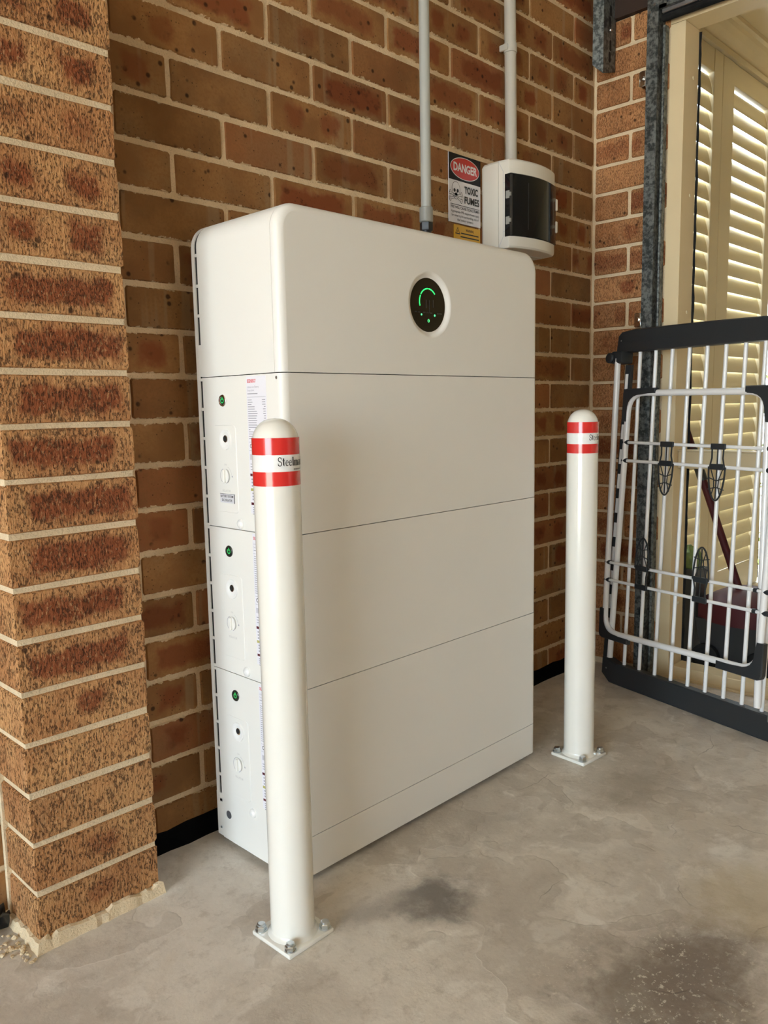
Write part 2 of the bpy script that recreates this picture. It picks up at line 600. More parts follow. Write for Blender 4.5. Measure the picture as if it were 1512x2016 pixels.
M = {}
M['brick'] = brick_mat('wall_brick', False, (0.330, 0.170, 0.064), (0.235, 0.112, 0.042), (0.205, 0.062, 0.024), (0.026, 0.012, 0.007))
M['brick_rough'] = brick_mat('pier_brick', True, (0.560, 0.300, 0.125), (0.430, 0.200, 0.080), (0.235, 0.068, 0.026), (0.040, 0.018, 0.009))
M['brick_mid'] = brick_mat('return_wall_brick', True, (0.500, 0.245, 0.105), (0.390, 0.175, 0.072), (0.250, 0.075, 0.030), (0.060, 0.027, 0.014), pitted=0.55)
M['mortar'] = mortar_mat('mortar', (0.76, 0.595, 0.385), (0.66, 0.505, 0.315))
M['mortar_pale'] = mortar_mat('mortar_pale', (0.74, 0.60, 0.40), (0.66, 0.525, 0.34))
M['floor'] = floor_mat()
M['galv'] = galv_mat()
M['far_brick'] = brick_pattern_mat()
M['ceiling'] = simple('ceiling_paint', (0.60, 0.57, 0.51), 0.8, noise=0.04, nscale=3)
M['plaster'] = simple('wall_plaster', (0.74, 0.69, 0.60), 0.85, noise=0.05, nscale=4)
M['white_case'] = simple('cabinet_powder_coat', (0.80, 0.785, 0.735), 0.42, spec=0.45, bump=0.06, bscale=900)
M['white_knob'] = simple('white_plastic', (0.84, 0.83, 0.80), 0.3)
M['seam'] = simple('dark_gap', (0.012, 0.011, 0.010), 0.9)
M['bollard'] = simple('bollard_enamel', (0.80, 0.785, 0.715), 0.18, coat=0.5, spec=0.5)
M['red'] = simple('red_reflective_tape', (0.66, 0.028, 0.024), 0.20, coat=0.5)
M['tape_white'] = simple('white_reflective_tape', (0.83, 0.83, 0.81), 0.22, coat=0.5, noise=0.05, nscale=60)
M['ink'] = simple('black_ink', (0.015, 0.015, 0.015), 0.5)
M['grey_ink'] = simple('grey_ink', (0.36, 0.355, 0.40), 0.6)
M['faint_ink'] = simple('faint_print', (0.56, 0.55, 0.53), 0.6)
M['red_ink'] = simple('red_ink', (0.72, 0.06, 0.08), 0.5)
M['maroon_ink'] = simple('maroon_ink', (0.10, 0.012, 0.022), 0.5)
M['olive_ink'] = simple('olive_ink', (0.45, 0.42, 0.13), 0.5)
M['paper'] = simple('label_paper', (0.80, 0.79, 0.84), 0.45)
M['zinc'] = simple('zinc_bolt', (0.62, 0.66, 0.68), 0.28, metal=1.0)
M['chrome'] = simple('chrome', (0.75, 0.75, 0.74), 0.15, metal=1.0)
M['display'] = simple('display_glass', (0.006, 0.006, 0.005), 0.06, coat=1.0)
M['green'] = simple('green_led', (0.02, 0.3, 0.06), 0.4, emit=(0.03, 1.0, 0.16), estr=0.16)
M['green_power'] = simple('green_power_symbol', (0.02, 0.3, 0.06), 0.4, emit=(0.05, 1.0, 0.22), estr=0.035)
M['green_dim'] = simple('green_led_icon', (0.02, 0.3, 0.06), 0.4, emit=(0.10, 1.0, 0.30), estr=0.16)
M['lcd_dim'] = simple('unlit_segment', (0.035, 0.033, 0.03), 0.4)
M['button'] = simple('button_black', (0.02, 0.025, 0.02), 0.18, coat=0.6)
M['conduit'] = simple('grey_conduit', (0.40, 0.41, 0.38), 0.38)
M['conduit_pale'] = simple('pale_conduit', (0.52, 0.50, 0.44), 0.38)
M['fitting'] = simple('grey_fitting', (0.30, 0.30, 0.27), 0.4)
M['dark_plug'] = simple('dark_grey_plug', (0.10, 0.10, 0.105), 0.5)
M['black_plastic'] = simple('black_plastic', (0.018, 0.019, 0.020), 0.42)
M['enclosure'] = simple('enclosure_plastic', (0.72, 0.685, 0.60), 0.35)
M['smoke'] = simple('smoked_window', (0.008, 0.009, 0.010), 0.07, spec=0.32)
M['sign_black'] = simple('sign_black', (0.008, 0.007, 0.010), 0.40, spec=0.2)
M['sign_white'] = simple('sign_white', (0.70, 0.69, 0.72), 0.30, coat=0.3)
M['sign_red'] = simple('sign_red', (0.52, 0.022, 0.024), 0.30, coat=0.3)
M['sign_yellow'] = simple('sign_yellow', (0.66, 0.37, 0.03), 0.35)
M['cream'] = simple('cream_paint', (0.72, 0.585, 0.36), 0.45, noise=0.03, nscale=8)
M['cream_dull'] = simple('cream_powder_coat', (0.62, 0.52, 0.33), 0.40)
M['slat'] = simple('louvre_slat', (0.66, 0.56, 0.34), 0.30, spec=0.5)
M['dark_timber'] = simple('dark_timber', (0.035, 0.018, 0.012), 0.55, noise=0.25, nscale=12)
M['rubber'] = simple('black_rubber', (0.016, 0.016, 0.016), 0.9, spec=0.08, noise=0.3, nscale=40)
M['alu'] = simple('aluminium', (0.55, 0.56, 0.57), 0.32, metal=0.9)
M['airer_white'] = simple('white_coated_tube', (0.80, 0.79, 0.77), 0.25, coat=0.3)
M['airer_black'] = simple('charcoal_plastic', (0.022, 0.025, 0.027), 0.45)
M['maroon'] = simple('maroon_paint', (0.060, 0.008, 0.010), 0.60, spec=0.25)
M['green_bag'] = simple('green_bag', (0.14, 0.19, 0.05), 0.6, noise=0.3, nscale=40)
M['paving'] = simple('outdoor_paving', (0.56, 0.47, 0.34), 0.85, noise=0.15, nscale=3)
M['leaf'] = simple('pale_leaf', (0.26, 0.30, 0.09), 0.5, noise=0.25, nscale=20)
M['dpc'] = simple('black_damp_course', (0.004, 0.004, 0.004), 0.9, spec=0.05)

# ------------------------------------------------------------------ room shell
ROOM_Y = -5.2
CEIL = 2.62


def JZ(k):
    return 1.735 - 0.086 * k


mb = MB()
mb.box(-5.2, 1.42, ROOM_Y, 0.0, -0.10, 0.0)
fl = tag(mb.build('floor', M['floor']), 'worn stained concrete garage floor', kind='structure')
mb = MB()
mb.box(-5.4, 1.6, ROOM_Y - 0.2, 0.3, CEIL, CEIL + 0.15)
tag(mb.build('ceiling', M['ceiling']), kind='structure')
mb = MB()
mb.box(-5.4, 1.6, ROOM_Y - 0.2, ROOM_Y, 0, CEIL)
tag(mb.build('wall_front', M['far_brick']), kind='structure')
mb = MB()     # wall with the open garage door behind the camera
mb.box(-5.4, DOOR_X, ROOM_Y, DOOR_Y1, 0, CEIL)
mb.box(-5.4, DOOR_X, DOOR_Y0, 0.0, 0, CEIL)
mb.box(-5.4, DOOR_X, DOOR_Y1, DOOR_Y0, DOOR_H, CEIL)
tag(mb.build('wall_left', M['plaster']), kind='structure')

# back wall: mortar bed 4 mm behind the brick faces
BX0 = -1.08
mb = MB()
mb.box(BX0, 1.45, 0.004, 0.11, 0, CEIL, mat=0)
mb.box(-5.4, BX0, 0.0, 0.11, 0, CEIL, mat=1)
wall_back = tag(mb.build('wall_back', [M['mortar'], M['far_brick']]), 'brown clay brick wall with cream mortar joints', kind='structure')
mb = MB()     # right wall, ends at the door opening
mb.box(1.329, 1.42, -0.249, 0.004, 0, 2.074)
wall_right = tag(mb.build('wall_right', M['mortar_pale']), 'short brick return wall beside the door opening', kind='structure')


def brick_mesh(name, L, H, D, mat, jit, seed, yfront=0.0):
    """12-sided face outline, lightly jittered, tapering back"""
    rr = random.Random(seed)
    c = min(0.004, H * 0.1)
    hx, hz = L / 2, H / 2
    pts = [(-hx + c, -hz), (0.0, -hz), (hx - c, -hz), (hx, -hz + c), (hx, 0), (hx, hz - c), (hx - c, hz), (0.0, hz), (-hx + c, hz), (-hx, hz - c), (-hx, 0), (-hx, -hz + c)]
    pts = [(px + rr.uniform(-jit, jit), pz + rr.uniform(-jit, jit)) for px, pz in pts]
    fr = [(px * (1 - 0.0022 / hx), yfront, pz * (1 - 0.0022 / hz)) for px, pz in pts]
    bk = [(px, yfront + min(0.004, D * 0.2), pz) for px, pz in pts]
    m_ = MB()
    n = 12
    m_.add(fr + bk, [tuple(range(n))] + [(i, (i + 1) % n, n + (i + 1) % n, n + i) for i in range(n)], False)
    b2 = [(px, yfront + D, pz) for px, pz in pts]
    m_.add(bk + b2, [(i, (i + 1) % n, n + (i + 1) % n, n + i) for i in range(n)], False)
    return m_.mesh(name, mat)


MESHES = {}


def bricks(parent, lst, mat, key, D=0.02, jit=0.0010):
    """lst: (centre, length, rotz, kind, strength, tint)"""
    for (cx, cy, cz, L, rz, kind, st, ti) in lst:
        Lk = round(L, 3)
        var = random.randrange(5) if abs(Lk - 0.23) < 0.002 else random.randrange(3)
        kk = (key, Lk, var)
        if kk not in MESHES:
            MESHES[kk] = brick_mesh('brick', Lk, 0.0765, D, mat, jit, hash((Lk, var)) % 9999 + var)
        o = bpy.data.objects.new('brick', MESHES[kk])
        COL.objects.link(o)
        o.parent = parent
        o.location = (cx + random.uniform(-.0006, .0006), cy + random.uniform(-.0008, .0008), cz + random.uniform(-.0008, .0008))
        o.rotation_euler = (random.uniform(-.002, .002), random.uniform(-.0025, .0025), rz + random.uniform(-.002, .002))
        o.color = (kind, st, ti, 1)


KIND = {'n': 0.0, 's': 0.25, 't': 0.5, 'l': 0.75}
OVR = {(1, 0.24): ('l', 1.0), (1, 0.48): ('l', 0.9), (0, 0.12): ('s', 0.5), (0, 0.36): ('n', 0), (2, 0.12): ('t', 0.8), (2, -0.12): ('n', 0), (2, -0.36): ('t', 0.6),
       (3, 0.24): ('l', 0.75), (4, 0.12): ('l', 1.0), (-1, 0.24): ('l', 0.7), (-1, 0.48): ('l', 0.9), (2, -0.36): ('t', 0.7), (1, -0.24): ('s', 0.6), (-1, 0.72): ('l', 1.0),
       (1, 0.72): ('n', 0), (3, -0.24): ('n', 0), (4, -0.12): ('n', 0), (4, -0.36): ('n', 0), (5, -0.24): ('n', 0), (0, 0.60): ('l', 0.8), (0, 0.84): ('l', 0.8)}
lst = []
for k in range(-10, 20):
    zc = JZ(k) - 0.043
    if zc > CEIL - 0.02:
        continue
    xs = [0.24 * m if k % 2 == 0 else 0.24 * (m - 0.5) for m in range(-6, 8)]
    for x0 in xs:
        a, b_ = max(x0 + 0.005, BX0 + 0.003), min(x0 + 0.235, 1.3205)
        if b_ - a < 0.03:
            continue
        kd = random.choices('nstl', (0.40, 0.16, 0.20, 0.24))[0]
        st = random.uniform(0.5, 1.0)
        o = OVR.get((k, round(x0 + 0.12, 2)))
        if o:
            kd, st = o
        lst.append(((a + b_) / 2, 0.0, zc, b_ - a, 0, KIND[kd], st, random.uniform(0.28, 0.66)))
bricks(wall_back, lst, M['brick'], 'b')
lst = []
for k in range(-4, 20):
    zc = JZ(k) - 0.043
    if k % 2 == 0:
        segs = [(-0.005, -0.120), (-0.130, -0.248)]
    else:
        segs = [(-0.005, -0.240)]
    for (ya, yb) in segs:
        kd = random.choices('nstl', (0.45, 0.15, 0.15, 0.25))[0]
        lst.append((1.325, (ya + yb) / 2, zc, ya - yb, R(-90), KIND[kd], random.uniform(0.4, 0.95), random.uniform(0.40, 0.75)))
bricks(wall_right, lst, M['brick_mid'], 'r')

mb = MB()
mb.box(1.329, 1.42, ROOM_Y, -2.75, 0, 2.07)
tag(mb.build('wall_right', M['plaster']), kind='structure')

# ------------------------------------------------------------------ brick pier in the left foreground
PX0, PX1, PY = -0.6475, -0.4225, -0.1235
mb = MB()
mb.box(PX0 + 0.004, PX1 - 0.004, PY + 0.0035, -0.0015, 0.0, CEIL)
mb.box(PX0 - 0.004, PX0 + 0.03, -0.012, -0.0015, 0.0, CEIL)          # mortar fillet where the pier meets the wall
pier = tag(mb.build('brick_pier', M['mortar_pale']), 'rough textured brick pier with cream mortar in the left foreground', 'pillar')
KP = {2: 't', 3: 't', 4: 't', 5: 't', 6: 't', 15: 's', 16: 'n', 17: 'n', 18: 's', 19: 's'}
PM = [brick_mesh('brick', PX1 - PX0, 0.0765, -PY - 0.006, M['brick_rough'], 0.0010, 50 + i, PY / 2 + 0.0) for i in range(5)]
for k in range(-10, 20):
    zc = JZ(k) - 0.043 - 0.002
    if zc > CEIL - 0.03:
        continue
    o = bpy.data.objects.new('brick', PM[k % 5])
    COL.objects.link(o)
    o.parent = pier
    o.location = ((PX0 + PX1) / 2 + random.uniform(-.0012, .0012), PY / 2 + random.uniform(-.001, .001), zc)
    o.rotation_euler = (0, random.uniform(-.003, .003), random.uniform(-.004, .004))
    kd = KP.get(k, 'l' if 7 <= k <= 14 else 't')
    o.color = (KIND[kd], {4: 0.55, 15: 0.9, 18: 0.6, 19: 0.6}.get(k, 0.95), {16: 0.5, 17: 0.40, 18: 0.42, 19: 0.42}.get(k, 0.5), 1)
mb = MB()
rr = random.Random(3)
pl_ = [(PX1 + .003, -0.030), (PX1 + .004, PY - .004), (PX0 - .004, PY - .006), (PX0 - .006, -0.0015)]
path = []
for (xa, ya), (xb, yb) in zip(pl_[:-1], pl_[1:]):
    m_ = max(2, int(math.hypot(xb - xa, yb - ya) / 0.011))
    path += [(xa + (xb - xa) * i / m_, ya + (yb - ya) * i / m_) for i in range(m_)]
path.append(pl_[-1])
cxp, cyp = (PX0 + PX1) / 2, PY / 2
top, bot, inn = [], [], []
for i, (x, y) in enumerate(path):
    ox = 1 if x > cxp + 0.1 else (-1 if x < cxp - 0.1 else 0)
    oy = -1 if y < PY else 0
    bulge = rr.uniform(0.0, 0.004)
    h = 0.019 + rr.uniform(-0.004, 0.005)
    bot.append((x + ox * (bulge + 0.001), y + oy * (bulge + 0.001), 0.0))
    top.append((x, y + oy * bulge * 0.5, h))
    inn.append((x - ox * 0.010, y - oy * 0.010, h + 0.002))
mb.loft([bot, top, inn], False, False, False)
mb.build('mortar_skirt', M['mortar_pale'], pier)

# mortar crumbs and black plastic at the pier foot
mb = MB()
rc_ = random.Random(77)
CR = [(-0.662 - abs(rc_.gauss(0, 0.016)), -0.085 + rc_.gauss(0, 0.022), rc_.choice((0.0015, 0.002, 0.0025, 0.003, 0.004, 0.0055))) for _ in range(60)]
for (x, y, s) in CR:
    bm = bmesh.new()
    bmesh.ops.create_icosphere(bm, subdivisions=1, radius=s)
    rr = random.Random(int(abs(x) * 1e6))
    for p in bm.verts:
        p.co = p.co * rr.uniform(0.6, 1.25)
        p.co.z = max(p.co.z * 0.7 + s * 0.45, 0.0)
        p.co += Vector((x, y, 0))
    bm.verts.index_update()
    mb.add([p.co for p in bm.verts], [[q.index for q in fc.verts] for fc in bm.faces], False)
    bm.free()
tag(mb.build('mortar_crumbs', M['mortar_pale']), 'spilled mortar crumbs on the floor at the foot of the brick pier', 'rubble', kind='stuff')
mb = MB()
bm = bmesh.new()
bmesh.ops.create_grid(bm, x_segments=12, y_segments=8, size=0.5)
rr = random.Random(12)
for p in bm.verts:
    u, v = p.co.x, p.co.y
    p.co = Vector((-0.735 + u * 0.15, -0.022 + v * 0.030, 0.022 + 0.020 * math.sin(9 * u + 5 * v) + rr.uniform(-.008, .008) + 0.012 * (v + 0.5)))
    p.co.z = max(p.co.z, 0.001)
bm.verts.index_update()
mb.add([p.co for p in bm.verts], [[q.index for q in fc.verts] for fc in bm.faces], True)
bm.free()
sc = tag(mb.build('plastic_scrap', M['black_plastic'], sharp=80), 'crumpled strip of black plastic sheet against the wall left of the brick pier', 'plastic')
md = sc.modifiers.new('t', 'SOLIDIFY')
md.thickness = 0.0015

# black damp-course strip sealing wall and floor
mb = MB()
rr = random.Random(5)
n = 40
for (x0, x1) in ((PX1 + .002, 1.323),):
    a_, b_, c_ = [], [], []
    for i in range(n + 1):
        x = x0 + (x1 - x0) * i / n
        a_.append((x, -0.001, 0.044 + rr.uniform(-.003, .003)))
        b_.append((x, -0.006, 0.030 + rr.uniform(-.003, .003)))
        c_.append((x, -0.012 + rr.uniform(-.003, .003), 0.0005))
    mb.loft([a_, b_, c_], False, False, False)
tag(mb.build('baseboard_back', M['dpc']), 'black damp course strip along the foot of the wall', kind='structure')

# ------------------------------------------------------------------ home battery tower
BXL, BXR, BYB, BYF = -0.240, 0.541, -0.045, -0.309
SEAMS = [0.014, 0.091, 0.3795, 0.6685, 0.9560, 1.2445]
bat = tag(empty('battery_tower', ((BXL + BXR) / 2, (BYB + BYF) / 2, 0)), 'tall white stacked battery cabinet with round green-lit display on its front', 'battery')
bat_o = Vector(bat.location)


def bpart(m_, name, mat, parent=bat, sharp=None):
    T = Matrix.Translation(-bat_o)
    m_.xform(T)
    return m_.build(name, mat, parent, sharp)


def outline(i, z0, z1, top_r=0.0, seg=10):
    x0, x1 = BXL + i, BXR - i
    if top_r <= 0:
        return [(x0, z0), (x1, z0), (x1, z1), (x0, z1)]
    zt, r = z1 - i, max(top_r - i, 0.002)
    p = [(x0, z0), (x1, z0)]
    for k in range(seg + 1):
        a = PI / 2 * k / seg
        p.append((x1 - r + r * math.cos(a), zt - r + r * math.sin(a)))
    for k in range(seg + 1):
        a = PI / 2 + PI / 2 * k / seg
        p.append((x0 + r + r * math.cos(a), zt - r + r * math.sin(a)))
    return p


RF = 0.015
BODYB = -0.0650
front_sl = [(BYF + RF - RF * math.sin(PI / 2 * k / 6), RF - RF * math.cos(PI / 2 * k / 6)) for k in range(7)]
DCX, DCZ, DR0, DR1 = 0.1515, 1.0985, 0.0665, 0.0535
modules = []
G = 0.0008
for i in range(5):
    z0, z1 = SEAMS[i] + (G if i else 0), SEAMS[i + 1] - (G if i < 4 else 0)
    tr = 0.046 if i == 4 else 0.0
    sl = [(BODYB, 0.0)]
    if i == 4:
        sl += [(-0.2895, 0.0), (-0.2897, 0.0012), (-0.2907, 0.0012), (-0.2909, 0.0)]
    sl += front_sl
    mb = MB()
    if i == 0:
        sl = [(-0.2945, 0.0)] + front_sl
    if i == 1:
        lower = [[(x, y, z) for x, z in outline(0.0, SEAMS[0], z1)] for y in (BODYB, -0.2943)]
        mb.loft(lower, True, False)
        sl = [(-0.2943, 0.0)] + front_sl
    rings = [[(x, y, z) for x, z in outline(ins, z0, z1, tr)] for y, ins in sl]
    mb.loft(rings, False, True)
    mb.add(rings[0], [tuple(range(len(rings[0])))])
    if i < 4:
        mb.add(rings[-1], [tuple(range(len(rings[-1])))])
    else:       # front face with a round opening for the display dish
        bm = bmesh.new()
        vs = [bm.verts.new(p) for p in rings[-1]]
        es = [bm.edges.new((vs[j], vs[(j + 1) % len(vs)])) for j in range(len(vs))]
        cs = [bm.verts.new((DCX + DR0 * math.cos(2 * PI * j / 48), BYF, DCZ + DR0 * math.sin(2 * PI * j / 48))) for j in range(48)]
        es += [bm.edges.new((cs[j], cs[(j + 1) % 48])) for j in range(48)]
        bmesh.ops.triangle_fill(bm, edges=es, use_beauty=True)
        bm.verts.index_update()
        mb.add([p.co for p in bm.verts], [[q.index for q in fc.verts] for fc in bm.faces])
        bm.free()
        dish = []
        for t in range(7):
            u = t / 6
            r_ = DR0 + (DR1 - DR0) * u
            y_ = BYF + 0.0070 * (0.5 - 0.5 * math.cos(PI * u))
            dish.append([(DCX + r_ * math.cos(2 * PI * j / 48), y_, DCZ + r_ * math.sin(2 * PI * j / 48)) for j in range(48)])
        mb.loft(dish, False, True)
    o = bpart(mb, ['plinth', 'battery_module', 'battery_module', 'battery_module', 'inverter_module'][i], M['white_case'], sharp=25)
    modules.append(o)
inv = modules[4]
# dark core behind the seams and the vent slots
mb = MB()
mb.box(BXL + 0.006, BXR - 0.006, BYF + 0.012, BYB - 0.002, 0.016, SEAMS[5] - 0.07)
bpart(mb, 'inner_core', M['seam'])
# back plate with rounded top corners
mb = MB()
mb.loft([[(x, y, z) for x, z in outline(ins, 0.100, SEAMS[5], 0.046)] for y, ins in ((BYB, 0.002), (BYB - 0.002, 0.0), (-0.0562, 0.0))], True, True)
bpart(mb, 'back_plate', M['white_case'], sharp=25)
mb = MB()  # black liner, paints the shade inside the vent slots
mb.loft([[(x, y, z) for x, z in outline(0.0025, 0.1005, SEAMS[5], 0.046)] for y in (-0.0560, -0.0655)], True, True)
bpart(mb, 'vent_shade_liner', M['seam'])
# bridges between the vent slots
def bridge(x0, x1, ya, yb_, za, zb):
    mb = MB()
    mb.box(x0, x1, ya, yb_, za, zb)
    bpart(mb, 'slot_bridge', M['white_case'])


br = [1.1850, 1.1285, 1.0730]
for zt in (0.9560, 0.6685, 0.3795):
    br += [zt - 0.004 - 0.0565 * q for q in range(0, 6)]
for x0, x1 in ((BXL + 0.0005, BXL + 0.030), (BXR - 0.030, BXR - 0.0005)):
    for z in br:
        bridge(x0, x1, -0.0655, -0.0558, z - 0.0028, z + 0.0028)
    bridge(x0, x1, -0.0655, -0.0558, 0.958, 1.0180)
    bridge(x0, x1, -0.0655, BYB, 0.0150, 0.109)
# feet
for x in (BXL + 0.035, BXR - 0.035):
    for y in (BYF + 0.03, BYB - 0.03):
        mb = MB()
        mb.lathe([(0.014, 0.0), (0.016, 0.003), (0.012, 0.015)], x, y, 16)
        bpart(mb, 'foot', M['fitting'])
# display
mb = MB()
mb.disc_y(DCX, BYF + 0.0066, DCZ, DR1 + 0.0005, 64)
bpart(mb, 'display', M['display'], inv)
yy = BYF + 0.0060
mb = MB()
for a0, a1 in ((199, 153), (148, 92), (88, 39)):
    mb.disc_y(DCX + 0.0005, yy, DCZ + 0.006, 0.0279, 16, R(a1), R(a0), 0.0254)
bpart(mb, 'charge_arc', M['green'], inv)
mb = MB()
mb.disc_y(DCX - 0.0205, yy, DCZ - 0.0200, 0.0021, 12)
mb.disc_y(DCX + 0.0205, yy, DCZ - 0.0197, 0.0023, 12)
mb.disc_y(DCX + 0.0012, yy, DCZ - 0.0315, 0.0030, 20, R(120), R(420), 0.0022)
mb.box(DCX + 0.0008, DCX + 0.0016, yy - 0.0001, yy, DCZ - 0.0312, DCZ - 0.0278)
bpart(mb, 'status_light', M['green_dim'], inv)
mb = MB()
for x in (-0.038, -0.028, -0.012, -0.002, 0.009, 0.031, 0.039):
    mb.box(DCX + x - 0.0035, DCX + x + 0.0035, yy - 0.0001, yy + 0.0004, DCZ - 0.0162, DCZ - 0.0145)
for x, z0, z1 in ((-0.006, -0.006, 0.010), (0.004, -0.003, 0.010), (0.004, -0.015, -0.004), (0.016, -0.004, 0.011)):
    mb.box(DCX + x - 0.0009, DCX + x + 0.0009, yy - 0.0001, yy + 0.0004, DCZ + z0, DCZ + z1)
bpart(mb, 'display_print', M['lcd_dim'], inv)


def side_text(m_, body, size, y, z, width=None, align='CENTER', bold=0, x=BXL - 0.0003, mat=0):
    v, f = text_geo(body, size, width, align, bold)
    m_.add([(x, y - a, z + b) for a, b in v], f, False, mat)


# side controls of the three battery modules
for mi, zt in ((3, 0.9560), (2, 0.6685), (1, 0.3795)):
    par = modules[mi]
    xs = BXL
    # power button with lit symbol
    mb = MB()
    yb, zb = -0.1302, zt - 0.0450
    rings = []
    for r_, dx in ((0.0112, 0.0), (0.0112, -0.0014), (0.0104, -0.0022), (0.0080, -0.0024), (0.0074, -0.0012)):
        rings.append([(xs + dx, yb + r_ * math.cos(2 * PI * j / 28), zb + r_ * math.sin(2 * PI * j / 28)) for j in range(28)])
    mb.loft(rings, False, True)
    bpart(mb, 'button_rim', M['chrome'] if mi == 3 else M['button'], par)
    mb = MB()
    mb.cylx(xs - 0.0013, xs + 0.001, yb, zb, 0.0078, 28)
    bpart(mb, 'power_button', M['button'], par)
    mb = MB()
    rr_ = []
    seg = 20
    vs, fs = [], []
    for j in range(seg + 1):
        a = R(120 + 300 * j / seg)
        vs += [(xs - 0.0016, yb + 0.0050 * math.cos(a), zb + 0.0050 * math.sin(a)), (xs - 0.0016, yb + 0.0033 * math.cos(a), zb + 0.0033 * math.sin(a))]
    fs = [(2 * j, 2 * j + 2, 2 * j + 3, 2 * j + 1) for j in range(seg)]
    mb.add(vs, fs)
    mb.box(xs - 0.0017, xs - 0.0014, yb - 0.0009, yb + 0.0009, zb + 0.001, zb + 0.0066)
    bpart(mb, 'power_symbol', M['green_power'], par)
    # access panel outline: thin raised frame of the cover
    y0, y1, z0, z1 = -0.0960, -0.1680, zt - 0.2570, zt - 0.0905
    mb = MB()
    pts = []
    rc = 0.008
    for (cy_, cz_, a0) in ((y0 - rc, z1 - rc, 0), (y0 - rc, z0 + rc, -90), (y1 + rc, z0 + rc, -180), (y1 + rc, z1 - rc, -270)):
        for q in range(6):
            a = R(a0 + 90 - 90 * q / 5 - 0)
            pts.append((cy_ + rc * math.cos(a), cz_ + rc * math.sin(a)))
    ring_o = [(xs + 0.0002, p[0], p[1]) for p in pts]
    cyc, czc = (y0 + y1) / 2, (z0 + z1) / 2
    sc_ = lambda p, s: (p[0] - (0.0012 * s if p[0] > cyc else -0.0012 * s), p[1] - (0.0012 * s if p[1] > czc else -0.0012 * s))
    ring_i = [(xs - 0.0009, *sc_(p, 1)) for p in pts]
    mb.loft([ring_o, ring_i], False, False)
    mb.add(ring_i, [tuple(range(len(ring_i)))])
    bpart(mb, 'access_cover', M['white_case'], par)
    # key port in a shallow dish
    yk, zk = -0.1368, zt - 0.1165
    mb = MB()
    rings = []
    for r_, dx in ((0.0185, -0.0009), (0.0178, -0.0030), (0.0140, -0.0036), (0.0095, -0.0012)):
        rings.append([(xs + dx, yk + 0.002 + r_ * math.cos(2 * PI * j / 32), zk - 0.002 + r_ * 1.05 * math.sin(2 * PI * j / 32)) for j in range(32)])
    mb.loft(rings, False, True)
    mb.add(rings[-1], [tuple(range(32))])
    bpart(mb, 'port_dish', M['white_knob'], par)
    mb = MB()
    mb.cylx(xs - 0.0030, xs, yk, zk, 0.0068, 24)
    bpart(mb, 'port_ring', M['chrome'], par)
    mb = MB()
    mb.cylx(xs - 0.0034, xs - 0.001, yk + 0.0012, zk, 0.0052, 24)
    bpart(mb, 'port_hole', M['seam'], par)
    # rotary isolator
    yd, zd = -0.1315, zt - 0.1870
    mb = MB()
    mb.cylx(xs - 0.0040, xs - 0.0005, yd, zd, 0.0132, 36)
    mb.box(xs - 0.0085, xs - 0.0030, yd - 0.0030, yd + 0.0030, zd - 0.0125, zd + 0.0125, 0.001)
    bpart(mb, 'rotary_switch', M['white_case'], par, sharp=30)
    mb = MB()
    for a0, a1 in ((110, 250), (-70, 70)):
        vs = []
        for j in range(13):
            a = R(a0 + (a1 - a0) * j / 12)
            vs += [(xs - 0.0042, yd + 0.0139 * math.cos(a), zd + 0.0150 * math.sin(a)), (xs - 0.0042, yd + 0.0128 * math.cos(a), zd + 0.0139 * math.sin(a))]
        mb.add(vs, [(2 * j, 2 * j + 2, 2 * j + 3, 2 * j + 1) for j in range(12)])
    mb.box(xs - 0.0012, xs - 0.0008, yd - 0.0215, yd - 0.0190, zd - 0.002, zd + 0.001)
    bpart(mb, 'switch_mark', M['grey_ink'], par)
    mb = MB()
    vs = []
    for j in range(9):
        a = R(110 + 70 * j / 8)
        vs += [(xs - 0.0012, yd + 0.0190 * math.cos(a), zd + 0.0190 * math.sin(a)), (xs - 0.0012, yd + 0.0182 * math.cos(a), zd + 0.0182 * math.sin(a))]
    mb.add(vs, [(2 * j, 2 * j + 2, 2 * j + 3, 2 * j + 1) for j in range(8)])
    side_text(mb, 'ISOLATOR', 0.006, yd, zd - 0.0285, 0.026, x=xs - 0.0012)
    side_text(mb, 'ON', 0.005, yd, zd + 0.0215, x=xs - 0.0012)
    bpart(mb, 'switch_print', M['faint_ink'], par)
    # white cover knob
    mb = MB()
    yk, zk = -0.1722, zt - 0.2760
    rings = []
    for r_, dx in ((0.0095, 0.0), (0.0093, -0.002), (0.0070, -0.0045), (0.0030, -0.0058)):
        rings.append([(xs + dx, yk + r_ * math.cos(2 * PI * j / 24), zk + r_ * math.sin(2 * PI * j / 24)) for j in range(24)])
    mb.loft(rings, False, True)
    mb.add(rings[-1], [tuple(range(24))])
    bpart(mb, 'cover_cap', M['white_knob'], par)
    # rating sheet
    lz1, lz0, ly0, ly1 = zt - 0.0035, zt - 0.2530, -0.2060, -0.2640
    mb = MB()
    mb.box(xs - 0.00025, xs, ly1, ly0, lz0, lz1)
    bpart(mb, 'rating_sheet', M['paper'], par)
    mb = MB()
    xp = xs - 0.0004
    xq = xs - 0.0003
    rr = random.Random(20 + mi)

    def bar(m_, ya, yb_, z, h=0.0016, mat=0):
        m_.add([(xp, ya, z - h / 2), (xp, yb_, z - h / 2), (xp, yb_, z + h / 2), (xp, ya, z + h / 2)], [(0, 1, 2, 3)], False, mat)
    side_text(mb, 'SIGENERGY', 0.0085, ly0 - 0.003, lz1 - 0.0085, 0.026, 'LEFT', 0.0002, xp, 1)
    side_text(mb, 'Lithium-ion Battery', 0.0050, ly0 - 0.003, lz1 - 0.0190, 0.034, 'LEFT', 0, xp)
